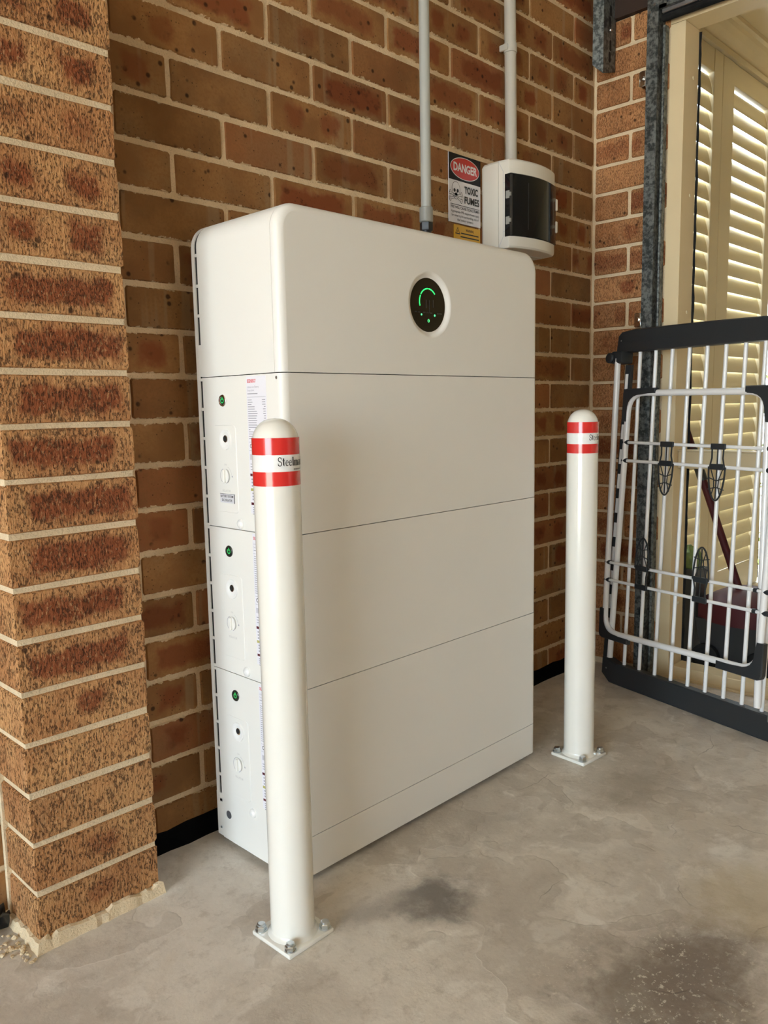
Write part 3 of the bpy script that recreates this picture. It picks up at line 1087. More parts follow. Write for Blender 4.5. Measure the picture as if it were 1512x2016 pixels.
    side_text(mb, 'Storage System', 0.0050, ly0 - 0.003, lz1 - 0.0250, 0.020, 'LEFT', 0, xp)
    bar(mb, ly0 - 0.003, ly0 - 0.033, lz1 - 0.0310)
    bar(mb, ly0 - 0.002, ly1 + 0.002, lz1 - 0.0370, 0.0006)
    for q, (w_) in enumerate((.012, .014, .011, .020, .020, .026, .028, .026, .024, .026, .024, .026, .030, .005, .024, .014, .016, .015)):
        z = lz1 - 0.0420 - q * 0.0041
        bar(mb, ly0 - 0.003, ly0 - 0.003 - w_, z, 0.0014)
        bar(mb, ly1 + 0.003 + rr.uniform(0.004, 0.010), ly1 + 0.003, z, 0.0014)
    bar(mb, ly0 - 0.002, ly1 + 0.002, lz1 - 0.1180, 0.0006)
    side_text(mb, 'CE', 0.0105, ly0 - 0.0045, lz1 - 0.1255, 0.011, 'LEFT', 0.0002, xp, 2)
    # small triangle mark
    ty, tz = ly0 - 0.024, lz1 - 0.1255
    mb.add([(xp, ty + 0.0045, tz - 0.004), (xp, ty - 0.0045, tz - 0.004), (xp, ty, tz + 0.005), (xp, ty + 0.0028, tz - 0.003), (xp, ty - 0.0028, tz - 0.003), (xp, ty, tz + 0.003)],
           [(0, 1, 4, 3), (1, 2, 5, 4), (2, 0, 3, 5)], False, 2)
    bar(mb, ly0 - 0.002, ly1 + 0.002, lz1 - 0.1330, 0.0006)
    for q in range(7):
        bar(mb, ly0 - 0.004 - q * 0.0022, ly0 - 0.0052 - q * 0.0022, lz1 - 0.1450, 0.010)
    for q in range(3):
        bar(mb, ly0 - 0.004, ly0 - 0.040, lz1 - 0.158 - q * 0.005, 0.0016)
    zz = lz1 - 0.1780
    bar(mb, ly0 - 0.002, ly1 + 0.002, zz, 0.0048, 3)
    for q in range(3):
        bar(mb, ly0 - 0.005, ly0 - 0.009, zz - 0.008 - q * 0.006, 0.003)
        bar(mb, ly0 - 0.013, ly0 - 0.045, zz - 0.008 - q * 0.006, 0.0016)
    bar(mb, ly0 - 0.002, ly1 + 0.002, zz - 0.0270, 0.0050, 4)
    for q in range(3):
        bar(mb, ly0 - 0.006, ly0 - 0.010, zz - 0.034 - q * 0.0055, 0.003)
    bar(mb, ly0 - 0.002, ly1 + 0.002, zz - 0.0530, 0.0045, 5)
    for q in range(4):
        bar(mb, ly0 - 0.006, ly0 - 0.048, zz - 0.0600 - q * 0.004, 0.0018)
    bpart(mb, 'sheet_print', [M['grey_ink'], M['red_ink'], M['ink'], M['maroon_ink'], M['olive_ink'], M['maroon_ink']], par)

# isolator label on the upper module, small screws, plug
xs = BXL
mb = MB()
mb.box(xs - 0.0016, xs - 0.0009, -0.1560, -0.1100, 0.7175, 0.7350)
bpart(mb, 'isolator_label', M['sign_white'], modules[3])
mb = MB()
side_text(mb, 'BATTERY SYSTEM', 0.0062, -0.1325, 0.7300, 0.041, bold=0.0001, x=xs - 0.0018)
side_text(mb, 'D.C. ISOLATOR', 0.0062, -0.1325, 0.7225, 0.033, bold=0.0001, x=xs - 0.0018)
mb.box(xs - 0.0018, xs - 0.0009, -0.1568, -0.1557, 0.7172, 0.7352)
mb.box(xs - 0.0018, xs - 0.0012, -0.1560, -0.1100, 0.7344, 0.7350)
bpart(mb, 'label_print', M['ink'], modules[3])
mb = MB()
mb.cylx(xs - 0.0006, xs + 0.001, -0.0875, 0.0700, 0.0085, 20)
bpart(mb, 'blanking_plug', M['dark_plug'], modules[1])
for (y, z, par) in ((-0.0585, 0.0330, modules[1]), (-0.2945, 0.9475, modules[3])):
    mb = MB()
    mb.cylx(xs - 0.0008, xs + 0.004, y, z, 0.0026, 12)
    bpart(mb, 'screw', M['zinc'], par)

# ------------------------------------------------------------------ bollards
def stroke_word(m_, glyphs, fn, mat=0):
    for (pts, w) in glyphs:
        for (p, q) in zip(pts[:-1], pts[1:]):
            dx, dy = q[0] - p[0], q[1] - p[1]
            L = math.hypot(dx, dy) or 1
            nx, ny = -dy / L * w / 2, dx / L * w / 2
            m_.add([fn(p[0] + nx, p[1] + ny), fn(q[0] + nx, q[1] + ny), fn(q[0] - nx, q[1] - ny), fn(p[0] - nx, p[1] - ny)], [(0, 1, 2, 3)], False, mat)


def arc(cx, cy, rx, ry, a0, a1, n=10):
    return [(cx + rx * math.cos(R(a0 + (a1 - a0) * k / n)), cy + ry * math.sin(R(a0 + (a1 - a0) * k / n))) for k in range(n + 1)]


def serif_word():
    """narrow serif letters for the band: advance width about 0.45, x-height 0.62, cap height 1"""
    T, N = 0.16, 0.06
    g, x = [], 0.0
    # S
    g += [(arc(x + 0.24, 0.75, 0.17, 0.24, 20, 250, 10), 0.09), (arc(x + 0.24, 0.26, 0.19, 0.26, 90, -160, 10), 0.10), ([(x + 0.20, 0.55), (x + 0.30, 0.47)], 0.13), ([(x + 0.41, 0.98), (x + 0.41, 0.70)], N), ([(x + 0.05, 0.32), (x + 0.05, 0.02)], N)]
    x += 0.54

    def tt(x):
        return [([(x + 0.14, 0.88), (x + 0.14, 0.10)], T), (arc(x + 0.22, 0.11, 0.09, 0.10, 180, 330, 5), 0.06), ([(x, 0.62), (x + 0.30, 0.62)], N)]

    def ee(x):
        return [(arc(x + 0.21, 0.31, 0.17, 0.31, 10, 185, 8), 0.07), (arc(x + 0.21, 0.31, 0.16, 0.30, 160, 320, 8), 0.10), ([(x + 0.05, 0.35), (x + 0.38, 0.35)], N)]

    def stem(x, h, foot=True):
        o = [([(x, 0), (x, h)], T)]
        if foot:
            o.append(([(x - 0.11, 0.02), (x + 0.11, 0.02)], N))
        o.append(([(x - 0.11, h - 0.03), (x, h - 0.03)], N))
        return o

    def hump(x):
        return [(arc(x + 0.12, 0.40, 0.13, 0.22, 175, 0, 8), 0.07)]

    def aa(x):
        return [(arc(x + 0.17, 0.45, 0.14, 0.17, 150, 0, 7), 0.07), ([(x + 0.30, 0.46), (x + 0.30, 0.05)], T), (arc(x + 0.17, 0.17, 0.14, 0.17, 90, 300, 9), 0.09), ([(x + 0.28, 0.03), (x + 0.42, 0.03)], N)]

    def rr_(x):
        return stem(x + 0.10, 0.62) + [(arc(x + 0.24, 0.42, 0.12, 0.19, 170, 45, 6), 0.08)]

    def kk(x):
        return stem(x + 0.10, 1.0) + [([(x + 0.14, 0.28), (x + 0.36, 0.60)], N), ([(x + 0.20, 0.38), (x + 0.40, 0.02)], 0.11), ([(x + 0.28, 0.61), (x + 0.44, 0.61)], N), ([(x + 0.32, 0.02), (x + 0.48, 0.02)], N)]
    g += tt(x); x += 0.36
    g += ee(x); x += 0.46
    g += ee(x); x += 0.48
    g += stem(x + 0.11, 1.0); x += 0.28
    g += stem(x + 0.10, 0.62) + hump(x + 0.12) + stem(x + 0.36, 0.60) + hump(x + 0.38) + stem(x + 0.62, 0.60); x += 0.80
    g += aa(x); x += 0.46
    g += rr_(x); x += 0.42
    g += kk(x); x += 0.50
    return g, x


def bollard(cx, cy, label, text_a, plate_rot, hexrot, tint=0):
    """steel bollard: post, base plate, bolts, tape bands; text_a = angle where the lettering starts"""
    t = tag(empty('bollard', (cx, cy, 0)), label, 'bollard', 'white bollards guarding the battery')
    r, H = 0.0375, 0.879
    mb = MB()
    prof = [(r + 0.006, 0.0082), (r + 0.004, 0.0105), (r + 0.0012, 0.013), (r, 0.017), (r, 0.400), (r, H - 0.040)]
    for k in range(1, 9):
        a = PI / 2 * k / 8
        prof.append((max(r * math.cos(a) ** 0.85 if k < 8 else 0.001, 0.001), H - 0.040 + 0.040 * math.sin(a)))
    mb.lathe(prof, 0, 0, 56)
    mb.build('post', M['bollard'], t, 35)
    mb = MB()
    mb.box(-0.0495, 0.0495, -0.0495, 0.0495, 0.0, 0.0085, 0.0022, 2)
    pl = mb.build('base_plate', M['bollard'], t, 30)
    pl.rotation_euler.z = plate_rot
    for ix, iy in ((-1, -1), (1, -1), (1, 1), (-1, 1)):
        bx, by = ix * 0.0385, iy * 0.0385
        c, s = math.cos(plate_rot), math.sin(plate_rot)
        bx, by = bx * c - by * s, bx * s + by * c
        mb = MB()
        mb.lathe([(0.0105, 0.0085), (0.0105, 0.0100), (0.0092, 0.0102)], bx, by, 24)
        hx = [[(bx + rr0 * math.cos(PI / 3 * k + hexrot), by + rr0 * math.sin(PI / 3 * k + hexrot), z) for k in range(6)] for rr0, z in ((0.0092, 0.0100), (0.0095, 0.0105), (0.0095, 0.0165), (0.0080, 0.0178))]
        mb.loft(hx, True, False)
        mb.lathe([(0.0072, 0.0172), (0.0070, 0.0205), (0.0050, 0.0212)], bx, by, 20)
        mb.build('bolt', M['zinc'], t, 35)
    rt_ = r + 0.0004
    for (z0, z1, mat) in ((0.8225, 0.8490, 'red'), (0.7965, 0.8225, 'tape_white'), (0.7740, 0.7965, 'red')):
        mb = MB()
        mb.loft([[(rr0 * math.cos(2 * PI * k / 56), rr0 * math.sin(2 * PI * k / 56), z) for k in range(56)] for rr0, z in ((r - 0.001, z0), (rt_, z0 + 0.0001), (rt_, z1 - 0.0001), (r - 0.001, z1))], False, True)
        mb.build('tape_band', M[mat], t, 35)
    g, wid = serif_word()
    hgt = 0.0135
    rr1 = rt_ + 0.0003

    def fn(u, v):
        a = text_a + u * hgt / rr1
        return (rr1 * math.cos(a), rr1 * math.sin(a), 0.8055 + v * hgt)
    mb = MB()
    stroke_word(mb, g, fn)
    # small second line below the name
    for q in range(12):
        stroke_word(mb, [([(2.05 + q * 0.13, -0.42), (2.05 + q * 0.13 + 0.07, -0.42)], 0.14)], fn)
    mb.build('lettering', M['ink'], t)
    return t


# text starts a little right of the middle as seen from the camera
va1 = math.atan2(-1.4138 + 0.398, -1.1214 + 0.328)
va2 = math.atan2(-1.4138 + 0.385, -1.1214 - 0.626)
bollard(-0.328, -0.398, 'white bollard with red bands standing before the left end of the battery', va1 + 0.06, 0.02, 0.3)
bollard(0.6215, -0.386, 'white bollard with red bands standing beyond the right end of the battery', va2 + 0.42, -0.07, 0.6)

# ------------------------------------------------------------------ conduits
mb = MB()
mb.tube([(0.4153, -0.070, 1.352), (0.4153, -0.070, CEIL)], 0.0125, 20)
c1 = tag(mb.build('conduit', M['conduit']), 'thin grey conduit pipe dropping into the top of the battery', 'pipe', 'grey conduit pipes on the brick wall')
mb = MB()
mb.lathe([(0.0140, 1.338), (0.0165, 1.340), (0.0165, 1.372), (0.0145, 1.374)], 0.4153, -0.070, 24)
mb.build('coupling', M['fitting'], c1)
mb = MB()
hexp = [[(0.4153 + rr0 * math.cos(PI / 3 * k), -0.070 + rr0 * math.sin(PI / 3 * k), z) for k in range(6)] for rr0, z in ((0.0150, 1.318), (0.0160, 1.320), (0.0160, 1.337))]
mb.loft(hexp, True, False)
mb.lathe([(0.012, 1.2435), (0.012, 1.320)], 0.4153, -0.070, 16)
mb.build('gland', M['black_plastic'], c1)
mb = MB()
mb.tube([(0.834, -0.0235, 1.545), (0.826, -0.0235, 2.03), (0.824, -0.0235, CEIL)], 0.0160, 20)
c2 = tag(mb.build('conduit', M['conduit_pale']), 'thicker pale conduit pipe rising from the switchboard box', 'pipe', 'grey conduit pipes on the brick wall')
mb = MB()
zc = 1.868
for (a0, a1) in ((0, 360),):
    mb.loft([[(0.829 + rr0 * math.cos(2 * PI * k / 24), -0.0235 + rr0 * math.sin(2 * PI * k / 24), z) for k in range(24)] for rr0, z in ((0.0160, zc - 0.0125), (0.0182, zc - 0.012), (0.0182, zc + 0.012), (0.0160, zc + 0.0125))], False, True)
mb.box(0.8075, 0.8160, -0.0285, 0.0, zc - 0.0085, zc + 0.0085, 0.003, 2)
mb.build('saddle_clip', M['conduit_pale'], c2)
mb = MB()
mb.disc_y(0.8115, -0.0288, zc, 0.0026, 12)
mb.build('clip_screw', M['zinc'], c2)
mb = MB()      # printed line running up the conduit
rr = random.Random(4)
z = 1.553
while z < 1.700:
    L = rr.uniform(0.003, 0.006)
    a = R(-62)
    xx = 0.834 - (z - 1.545) * 0.0165
    for (w0, w1) in ((0, 1),):
        p = [(xx + 0.01615 * math.cos(a + d), -0.0235 + 0.01615 * math.sin(a + d), zz_) for d, zz_ in ((-0.10, z), (0.10, z), (0.10, z + L), (-0.10, z + L))]
        mb.add(p, [(0, 1, 2, 3)])
    z += L + rr.uniform(0.0015, 0.003)
mb.build('printed_marks', M['faint_ink'], c2)

# ------------------------------------------------------------------ switchboard enclosure
EX0, EX1, EZ0, EZ1 = 0.7255, 0.9450, 1.3130, 1.5460
encl = tag(empty('switchboard_box', ((EX0 + EX1) / 2, 0, EZ0)), 'cream plastic switchboard box with smoked window on the brick wall', 'box')
eo = Vector(encl.location)


def epart(m_, name, mat, parent=encl, sharp=None):
    m_.xform(Matrix.Translation(-eo))
    return m_.build(name, mat, parent, sharp)


def lid_y(x):
    u = (x - EX0) / (EX1 - EX0) * 2 - 1
    return -0.0985 - 0.021 * (1 - u * u)


mb = MB()
rings = []
for y, ins in ((-0.0005, 0.004), (-0.006, 0.001), (-0.030, 0.0), (-0.058, 0.0)):
    x0, x1, z0, z1 = EX0 + ins, EX1 - ins, EZ0 + ins, EZ1 - ins
    c = 0.006
    rings.append([(x0 + c, y, z0), (x1 - c, y, z0), (x1, y, z0 + c), (x1, y, z1 - c), (x1 - c, y, z1), (x0 + c, y, z1), (x0, y, z1 - c), (x0, y, z0 + c)])
mb.loft(rings, True, False)
epart(mb, 'enclosure_base', M['enclosure'])
mb = MB()
N_ = 16
rings = []
for z, ins in ((EZ0 + 0.001, 0.008), (EZ0 + 0.002, 0.0045), (EZ0 + 0.006, 0.001), (EZ0 + 0.012, 0.0), (EZ1 - 0.012, 0.0), (EZ1 - 0.006, 0.001), (EZ1 - 0.002, 0.0045), (EZ1 - 0.001, 0.008)):
    ring = [(EX0 + ins * 0.3, -0.0590, z)]
    for k in range(N_ + 1):
        x = EX0 + (EX1 - EX0) * k / N_
        xx = min(max(x, EX0 + 0.0 + ins), EX1 - ins)
        ring.append((xx, lid_y(x) + ins + (0.004 if k in (0, N_) else 0), z))
    ring.append((EX1 - ins * 0.3, -0.0590, z))
    rings.append(ring)
mb.loft(rings, True, True)
epart(mb, 'lid', M['enclosure'], sharp=30)
mb = MB()     # raised lid band over the join, chamfered at the corners as on the side
mb.add([(EX0 - 0.0003, -0.0600, EZ0 + 0.004), (EX0 - 0.0003, -0.0580, EZ0 + 0.004), (EX0 - 0.0003, -0.0735, EZ0 + 0.032), (EX0 - 0.0003, -0.0755, EZ0 + 0.032),
        (EX0 - 0.0003, -0.0735, EZ1 - 0.032), (EX0 - 0.0003, -0.0755, EZ1 - 0.032), (EX0 - 0.0003, -0.0580, EZ1 - 0.004), (EX0 - 0.0003, -0.0600, EZ1 - 0.004)],
       [(0, 1, 2, 3), (3, 2, 4, 5), (5, 4, 6, 7)])
epart(mb, 'lid_seam', M['faint_ink'])
# smoked window wrapping the curved lid front
WZ0, WZ1 = 1.3440, 1.5060
mb = MB()
rings = []
for z, o_ in ((WZ0, 0.0), (WZ0 + 0.002, 0.0022), (WZ1 - 0.002, 0.0022), (WZ1, 0.0)):
    ring = [(EX0 - 0.0004, -0.0800, z), (EX0 - 0.0004, -0.0800 - 0.0001, z), (EX0 - 0.0012 * (o_ > 0), -0.097, z)]
    for k in range(N_ + 1):
        x = EX0 + 0.003 + (EX1 - EX0 - 0.010) * k / N_
        ring.append((x, lid_y(x) - 0.0006 - o_, z))
    ring.append((EX1 - 0.006, -0.097, z))
    rings.append(ring)
mb.loft(rings, True, True, True)
win = epart(mb, 'smoked_window', M['smoke'], sharp=30)
mb = MB()     # inner frame and breaker seen dimly behind the window
for (x0, x1, z0, z1) in ((EX0 + 0.055, EX0 + 0.057, WZ0 + 0.02, WZ1 - 0.02), (EX1 - 0.045, EX1 - 0.043, WZ0 + 0.02, WZ1 - 0.02), (EX0 + 0.055, EX1 - 0.043, WZ0 + 0.02, WZ0 + 0.022)):
    mb.add([(x0, lid_y(x0) - 0.0030, z0), (x1, lid_y(x1) - 0.0030, z0), (x1, lid_y(x1) - 0.0030, z1), (x0, lid_y(x0) - 0.0030, z1)], [(0, 1, 2, 3)])
epart(mb, 'window_rib', M['lcd_dim'], win)
for zc in (1.4520, 1.3850):
    mb = MB()
    mb.box(EX0 - 0.003, EX0 + 0.004, -0.0960, -0.0840, zc - 0.010, zc + 0.010, 0.001)
    mb.box(EX0 - 0.0035, EX0 + 0.004, -0.1000, -0.0890, zc - 0.005, zc + 0.005, 0.001)
    epart(mb, 'hinge', M['fitting'])
for zc in (1.4560, 1.3950):
    mb = MB()
    mb.box(EX1 - 0.010, EX1 + 0.001, -0.1060, -0.0960, zc - 0.016, zc + 0.016, 0.002)
    epart(mb, 'latch', M['enclosure'])
for zc in (1.4850, 1.3580):
    mb = MB()
    mb.cylx(EX0 - 0.0006, EX0 + 0.001, -0.0775, zc, 0.0016, 10)
    epart(mb, 'lid_pin', M['faint_ink'])

# ------------------------------------------------------------------ warning signs on the wall
def wall_text(m_, body, size, x, z, width=None, align='CENTER', bold=0, y=-0.004, mat=0):
    v, f = text_geo(body, size, width, align, bold)
    m_.add([(x + a, y, z + b) for a, b in v], f, False, mat)


SX0, SX1, SZ0, SZ1 = 0.5835, 0.7180, 1.3775, 1.5530
SM = (SX0 + SX1) / 2
mb = MB()
mb.box(SX0, SX1, -0.0030, -0.0005, SZ0, SZ1)
sg = tag(mb.build('warning_sign', M['sign_white']), 'white and black danger sign with red oval and skull on the brick wall', 'sign')
mb = MB()
ZB = 1.4860
mb.box(SX0, SX1, -0.0034, -0.0028, ZB, SZ1)
mb.build('header_panel', M['sign_black'], sg)
mb = MB()
el = lambda rx, rz, y: [(SM + rx * math.cos(2 * PI * k / 40), y, (ZB + SZ1) / 2 + rz * math.sin(2 * PI * k / 40)) for k in range(40)]
mb.add(el(0.0615, 0.0285, -0.0036), [tuple(range(40))])
mb.add(el(0.0595, 0.0268, -0.0038), [tuple(range(40))], False, 1)
mb.build('red_oval', [M['sign_white'], M['sign_red']], sg)
mb = MB()
wall_text(mb, 'DANGER', 0.0290, SM, (ZB + SZ1) / 2, 0.100, bold=0.0010, y=-0.0040)
mb.build('danger_lettering', M['sign_white'], sg)
mb = MB()
wall_text(mb, 'TOXIC', 0.0250, SX0 + 0.0935, 1.4660, 0.058, bold=0.0008)
wall_text(mb, 'FUMES', 0.0250, SX0 + 0.0955, 1.4400, 0.064, bold=0.0008)
mb.box(SX0 + 0.006, SX1 - 0.006, -0.004, -0.003, 1.4235, 1.4245)
wall_text(mb, 'FIRE WILL CAUSE TOXIC FUMES', 0.0095, SM, 1.4170, 0.122, bold=0.0001)
wall_text(mb, 'Appropriate PPE requirements apply', 0.0090, SM, 1.4060, 0.120)
wall_text(mb, 'for entering the surrounding area of', 0.0090, SM, 1.3960, 0.116)
wall_text(mb, 'the battery systems', 0.0090, SM, 1.3860, 0.068)
mb.build('sign_lettering', M['ink'], sg)
# skull and crossbones
mb = MB()
kx, kz = SX0 + 0.0285, 1.4560
sk = lambda cx, cz, rx, rz, n=24: [(cx + rx * math.cos(2 * PI * k / n), 0, cz + rz * math.sin(2 * PI * k / n)) for k in range(n)]


def flat(m_, pts, y, mat):
    m_.add([(p[0], y, p[2]) for p in pts], [tuple(range(len(pts)))], False, mat)


for s in (1, -1):
    a, b_ = Vector((kx - 0.024, 0, kz - 0.008 * s - 0.012)), Vector((kx + 0.024, 0, kz + 0.008 * s - 0.012))
    d = (b_ - a).normalized()
    nn = Vector((-d.z, 0, d.x))
    for (w, mat, y) in ((0.0030, 0, -0.0034), (0.0019, 1, -0.0036)):
        flat(mb, [a + nn * w, b_ + nn * w, b_ - nn * w, a - nn * w], y, mat)
        for e in (a, b_):
            for q in (1, -1):
                flat(mb, sk(e.x + nn.x * 0.0028 * q, e.z + nn.z * 0.0028 * q, w * 1.25, w * 1.25, 12), y, mat)
flat(mb, sk(kx, kz + 0.008, 0.0170, 0.0185), -0.0038, 0)
flat(mb, sk(kx, kz - 0.010, 0.0098, 0.0090), -0.0038, 0)
flat(mb, sk(kx, kz + 0.008, 0.0158, 0.0173), -0.0040, 1)
flat(mb, sk(kx, kz - 0.010, 0.0086, 0.0078), -0.0040, 1)
for s in (1, -1):
    flat(mb, sk(kx + s * 0.0065, kz + 0.0035, 0.0044, 0.0047), -0.0042, 0)
flat(mb, [(kx - 0.0022, 0, kz - 0.0045), (kx + 0.0022, 0, kz - 0.0045), (kx, 0, kz + 0.0005)], -0.0042, 0)
for q in range(-2, 3):
    flat(mb, [(kx + q * 0.0028 - 0.0004, 0, kz - 0.0145), (kx + q * 0.0028 + 0.0004, 0, kz - 0.0145), (kx + q * 0.0028 + 0.0004, 0, kz - 0.0090), (kx + q * 0.0028 - 0.0004, 0, kz - 0.0090)], -0.0042, 0)
flat(mb, [(kx - 0.0068, 0, kz - 0.0122), (kx + 0.0068, 0, kz - 0.0122), (kx + 0.0068, 0, kz - 0.0114), (kx - 0.0068, 0, kz - 0.0114)], -0.0042, 0)
mb.build('skull_emblem', [M['ink'], M['sign_white']], sg)
YX0, YX1, YZ0, YZ1 = 0.6050, 0.7170, 1.3080, 1.3730
mb = MB()
mb.box(YX0, YX1, -0.0028, -0.0005, YZ0, YZ1)
ys = tag(mb.build('caution_sign', M['sign_yellow']), 'small yellow warning sign half hidden behind the battery top', 'sign')
mb = MB()
wall_text(mb, 'WARNING', 0.0095, YX0 + 0.066, YZ1 - 0.0105, 0.034, bold=0.0002, y=-0.0031)
for q, w in enumerate((0.076, 0.080, 0.060)):
    mb.box(YX0 + 0.066 - w / 2, YX0 + 0.066 + w / 2, -0.0031, -0.0027, YZ1 - 0.0215 - q * 0.009, YZ1 - 0.0185 - q * 0.009)
tx, tz = YX0 + 0.014, YZ1 - 0.016
T_ = lambda s: [(tx - s, 0, tz - s * 0.72), (tx + s, 0, tz - s * 0.72), (tx, 0, tz + s)]
o3, i3 = T_(0.0105), T_(0.0072)
mb.add([(p[0], -0.0031, p[2]) for p in o3 + i3], [(0, 1, 4, 3), (1, 2, 5, 4), (2, 0, 3, 5)])
mb.box(tx - 0.0009, tx + 0.0009, -0.0031, -0.0027, tz - 0.003, tz + 0.003)
mb.build('sign_lettering', M['ink'], ys)

# ------------------------------------------------------------------ door opening on the right: jamb, head, sill, transom
mb = MB()
mb.box(1.3250, 1.4200, -0.2960, -0.2500, 0.0, 2.0060, 0.001)
dframe = tag(empty('opening_surround', (1.3700, -0.2730, 0.0)), 'cream painted surround of the side opening with post, head, sill and rail', 'surround')
DF = Matrix.Translation(-Vector(dframe.location))
jamb = mb.xform(DF).build('jamb_post', M['cream'], dframe)
for z in (1.86, 1.52, 1.17, 0.66, 0.24):
    mb = MB()
    mb.loft([[(1.385 + rr0 * math.cos(2 * PI * k / 14), y, z + rr0 * math.sin(2 * PI * k / 14)) for k in range(14)] for rr0, y in ((0.0055, -0.2962), (0.0050, -0.2982), (0.0025, -0.2994))], True, True)
    mb.xform(DF).build('screw', M['cream_dull'], jamb)
mb = MB()
rr = random.Random(9)
ring0, ring1, ring2 = [], [], []
for i in range(61):
    z = 0.04 + i * (1.96 / 60)
    ring0.append((1.4210, -0.2955, z))
    ring1.append((1.4240, -0.3010 - rr.uniform(0, .003), z))
    ring2.append((1.4275, -0.2955, z))
mb.loft([ring0, ring1, ring2], False, False, False)
mb.xform(DF).build('weather_seal', M['rubber'], jamb)
mb = MB()
mb.box(1.3250, 1.4150, -2.74, -0.2500, 2.0070, 2.0900)
mb.xform(DF).build('head_beam', M['cream'], dframe)
mb = MB()
mb.box(1.3450, 1.4200, -2.74, -0.2970, 0.0, 0.0380, 0.002)
mb.box(1.3300, 1.3450, -2.74, -0.2970, 0.0, 0.0060)
mb.xform(DF).build('sill', M['cream'], dframe)
mb = MB()
mb.box(1.3500, 1.3900, -2.74, -0.2970, 0.6840, 0.7380, 0.002)
mb.box(1.3480, 1.3920, -2.74, -0.2970, 0.7380, 0.7420)
mb.xform(DF).build('cross_rail', M['cream_dull'], dframe)
mb = MB()
mb.box(1.3120, 1.4200, -4.3, 0.0, 2.0760, CEIL)
tag(mb.build('trim_1', M['dark_timber']), 'dark brown timber lintel above the brick return wall', kind='structure')

# vertical garage door track
mb = MB()
mb.box(1.2790, 1.2815, -0.2330, -0.1975, 0.0, 2.085)
mb.box(1.2815, 1.3245, -0.2330, -0.2305, 0.0, 2.085)
trk = tag(mb.build('door_track', M['galv']), 'galvanised steel door track standing against the brick return wall', 'rail')
mb = MB()
mb.tube([(1.3000, -0.2420, 0.0), (1.3000, -0.2420, 2.0)], 0.0045, 10)
mb.box(1.2980, 1.3180, -0.2475, -0.2440, 0.0, 2.0)
mb.build('guide_rail', M['galv'], trk)
for z in (1.860, 1.148):
    mb = MB()
    mb.box(1.2790, 1.3245, -0.1975, -0.1950, z - 0.022, z + 0.022)
    mb.box(1.2760, 1.2790, -0.1975, -0.1780, z - 0.022, z + 0.022, 0.002)
    mb.tube([(1.270, -0.1870, z + 0.002), (1.279, -0.1870, z + 0.002)], 0.0065, 12)
    mb.box(1.2765, 1.3245, -0.1790, -0.1770, z - 0.020, z + 0.020)
    mb.build('track_bracket', M['chrome'], trk)
mb = MB()
mb.cylx(1.2755, 1.2795, -0.2215, 2.058, 0.0048, 12)
mb.cylx(1.2755, 1.2795, -0.2065, 2.040, 0.0048, 12)
mb.build('track_bolt', M['zinc'], trk)

# raised garage door: its bottom edge shows at the top right
gd = tag(empty('garage_door', (1.29, -2.3, 2.0)), 'raised garage door whose aluminium bottom rail and rubber seal cross the top corner', 'door')
go = Vector(gd.location)


def gpart(m_, name, mat):
    m_.xform(Matrix.Translation(-go))
    return m_.build(name, mat, gd)


mb = MB()
mb.box(1.2850, 1.3100, -2.80, -0.2400, 2.0300, 2.0620, 0.002)
gpart(mb, 'bottom_rail', M['alu'])
mb = MB()
mb.box(1.2900, 1.3080, -2.80, -0.2360, 2.0620, 2.58)
gpart(mb, 'door_panel', M['cream_dull'])
mb = MB()
rings = []
for y in [-0.2390 - 0.1 * i for i in range(26)]:
    rings.append([(1.2975 + 0.0115 * math.cos(2 * PI * k / 12), y, 2.0200 + 0.0110 * math.sin(2 * PI * k / 12)) for k in range(12)])
mb.loft(rings, True, True)
gpart(mb, 'bottom_seal', M['rubber'])
mb = MB()
mb.box(1.2700, 1.2850, -0.3100, -0.2380, 2.0400, 2.0480)
mb.box(1.2700, 1.2760, -0.2620, -0.2380, 2.0400, 2.0700)
mb.tube([(1.262, -0.305, 2.052), (1.286, -0.305, 2.052)], 0.010, 14)
gpart(mb, 'roller_bracket', M['galv'])
mb = MB()
mb.cylx(1.2825, 1.2860, -0.345, 2.049, 0.006, 14)
gpart(mb, 'bolt', M['zinc'])

# slotted steel angle hanging from the ceiling in the corner
ha = tag(empty('slotted_bracket', (1.25, -0.07, 1.9)), 'slotted steel angle bracket hanging down in the corner by the ceiling', 'bracket')
ho = Vector(ha.location)
mb = MB()
mb.add([(1.2330, -0.0430, 1.9290), (1.2450, -0.0730, 1.9010), (1.3190, -0.0730, 1.9220), (1.2330, -0.0430, CEIL), (1.2450, -0.0730, CEIL), (1.3190, -0.0730, CEIL),
        (1.2350, -0.0420, 1.9290), (1.2470, -0.0710, 1.9010), (1.3190, -0.0710, 1.9220), (1.2350, -0.0420, CEIL), (1.2470, -0.0710, CEIL), (1.3190, -0.0710, CEIL)],
       [(0, 1, 4, 3), (1, 2, 5, 4), (6, 9, 10, 7), (7, 10, 11, 8), (0, 6, 7, 1), (1, 7, 8, 2), (2, 8, 11, 5), (0, 3, 9, 6)])
mb.xform(Matrix.Translation(-ho))
mb.build('steel_angle', M['galv'], ha)
mb = MB()
for q, zc in enumerate((1.957, 1.991, 2.058, 2.092, 2.160, 2.194)):
    x = 1.283 if q % 2 == 0 else 1.287
    pts = []
    for k in range(9):
        a = PI * k / 8
        pts.append((x + 0.0058 * math.cos(a), zc + 0.010 + 0.0058 * math.sin(a)))
    for k in range(9):
        a = PI + PI * k / 8
        pts.append((x + 0.0058 * math.cos(a), zc - 0.010 + 0.0058 * math.sin(a)))
    mb.add([(p[0], -0.0733, p[1]) for p in pts], [tuple(range(18))])
mb.xform(Matrix.Translation(-ho))
mb.build('slot', M['seam'], ha)
mb = MB()
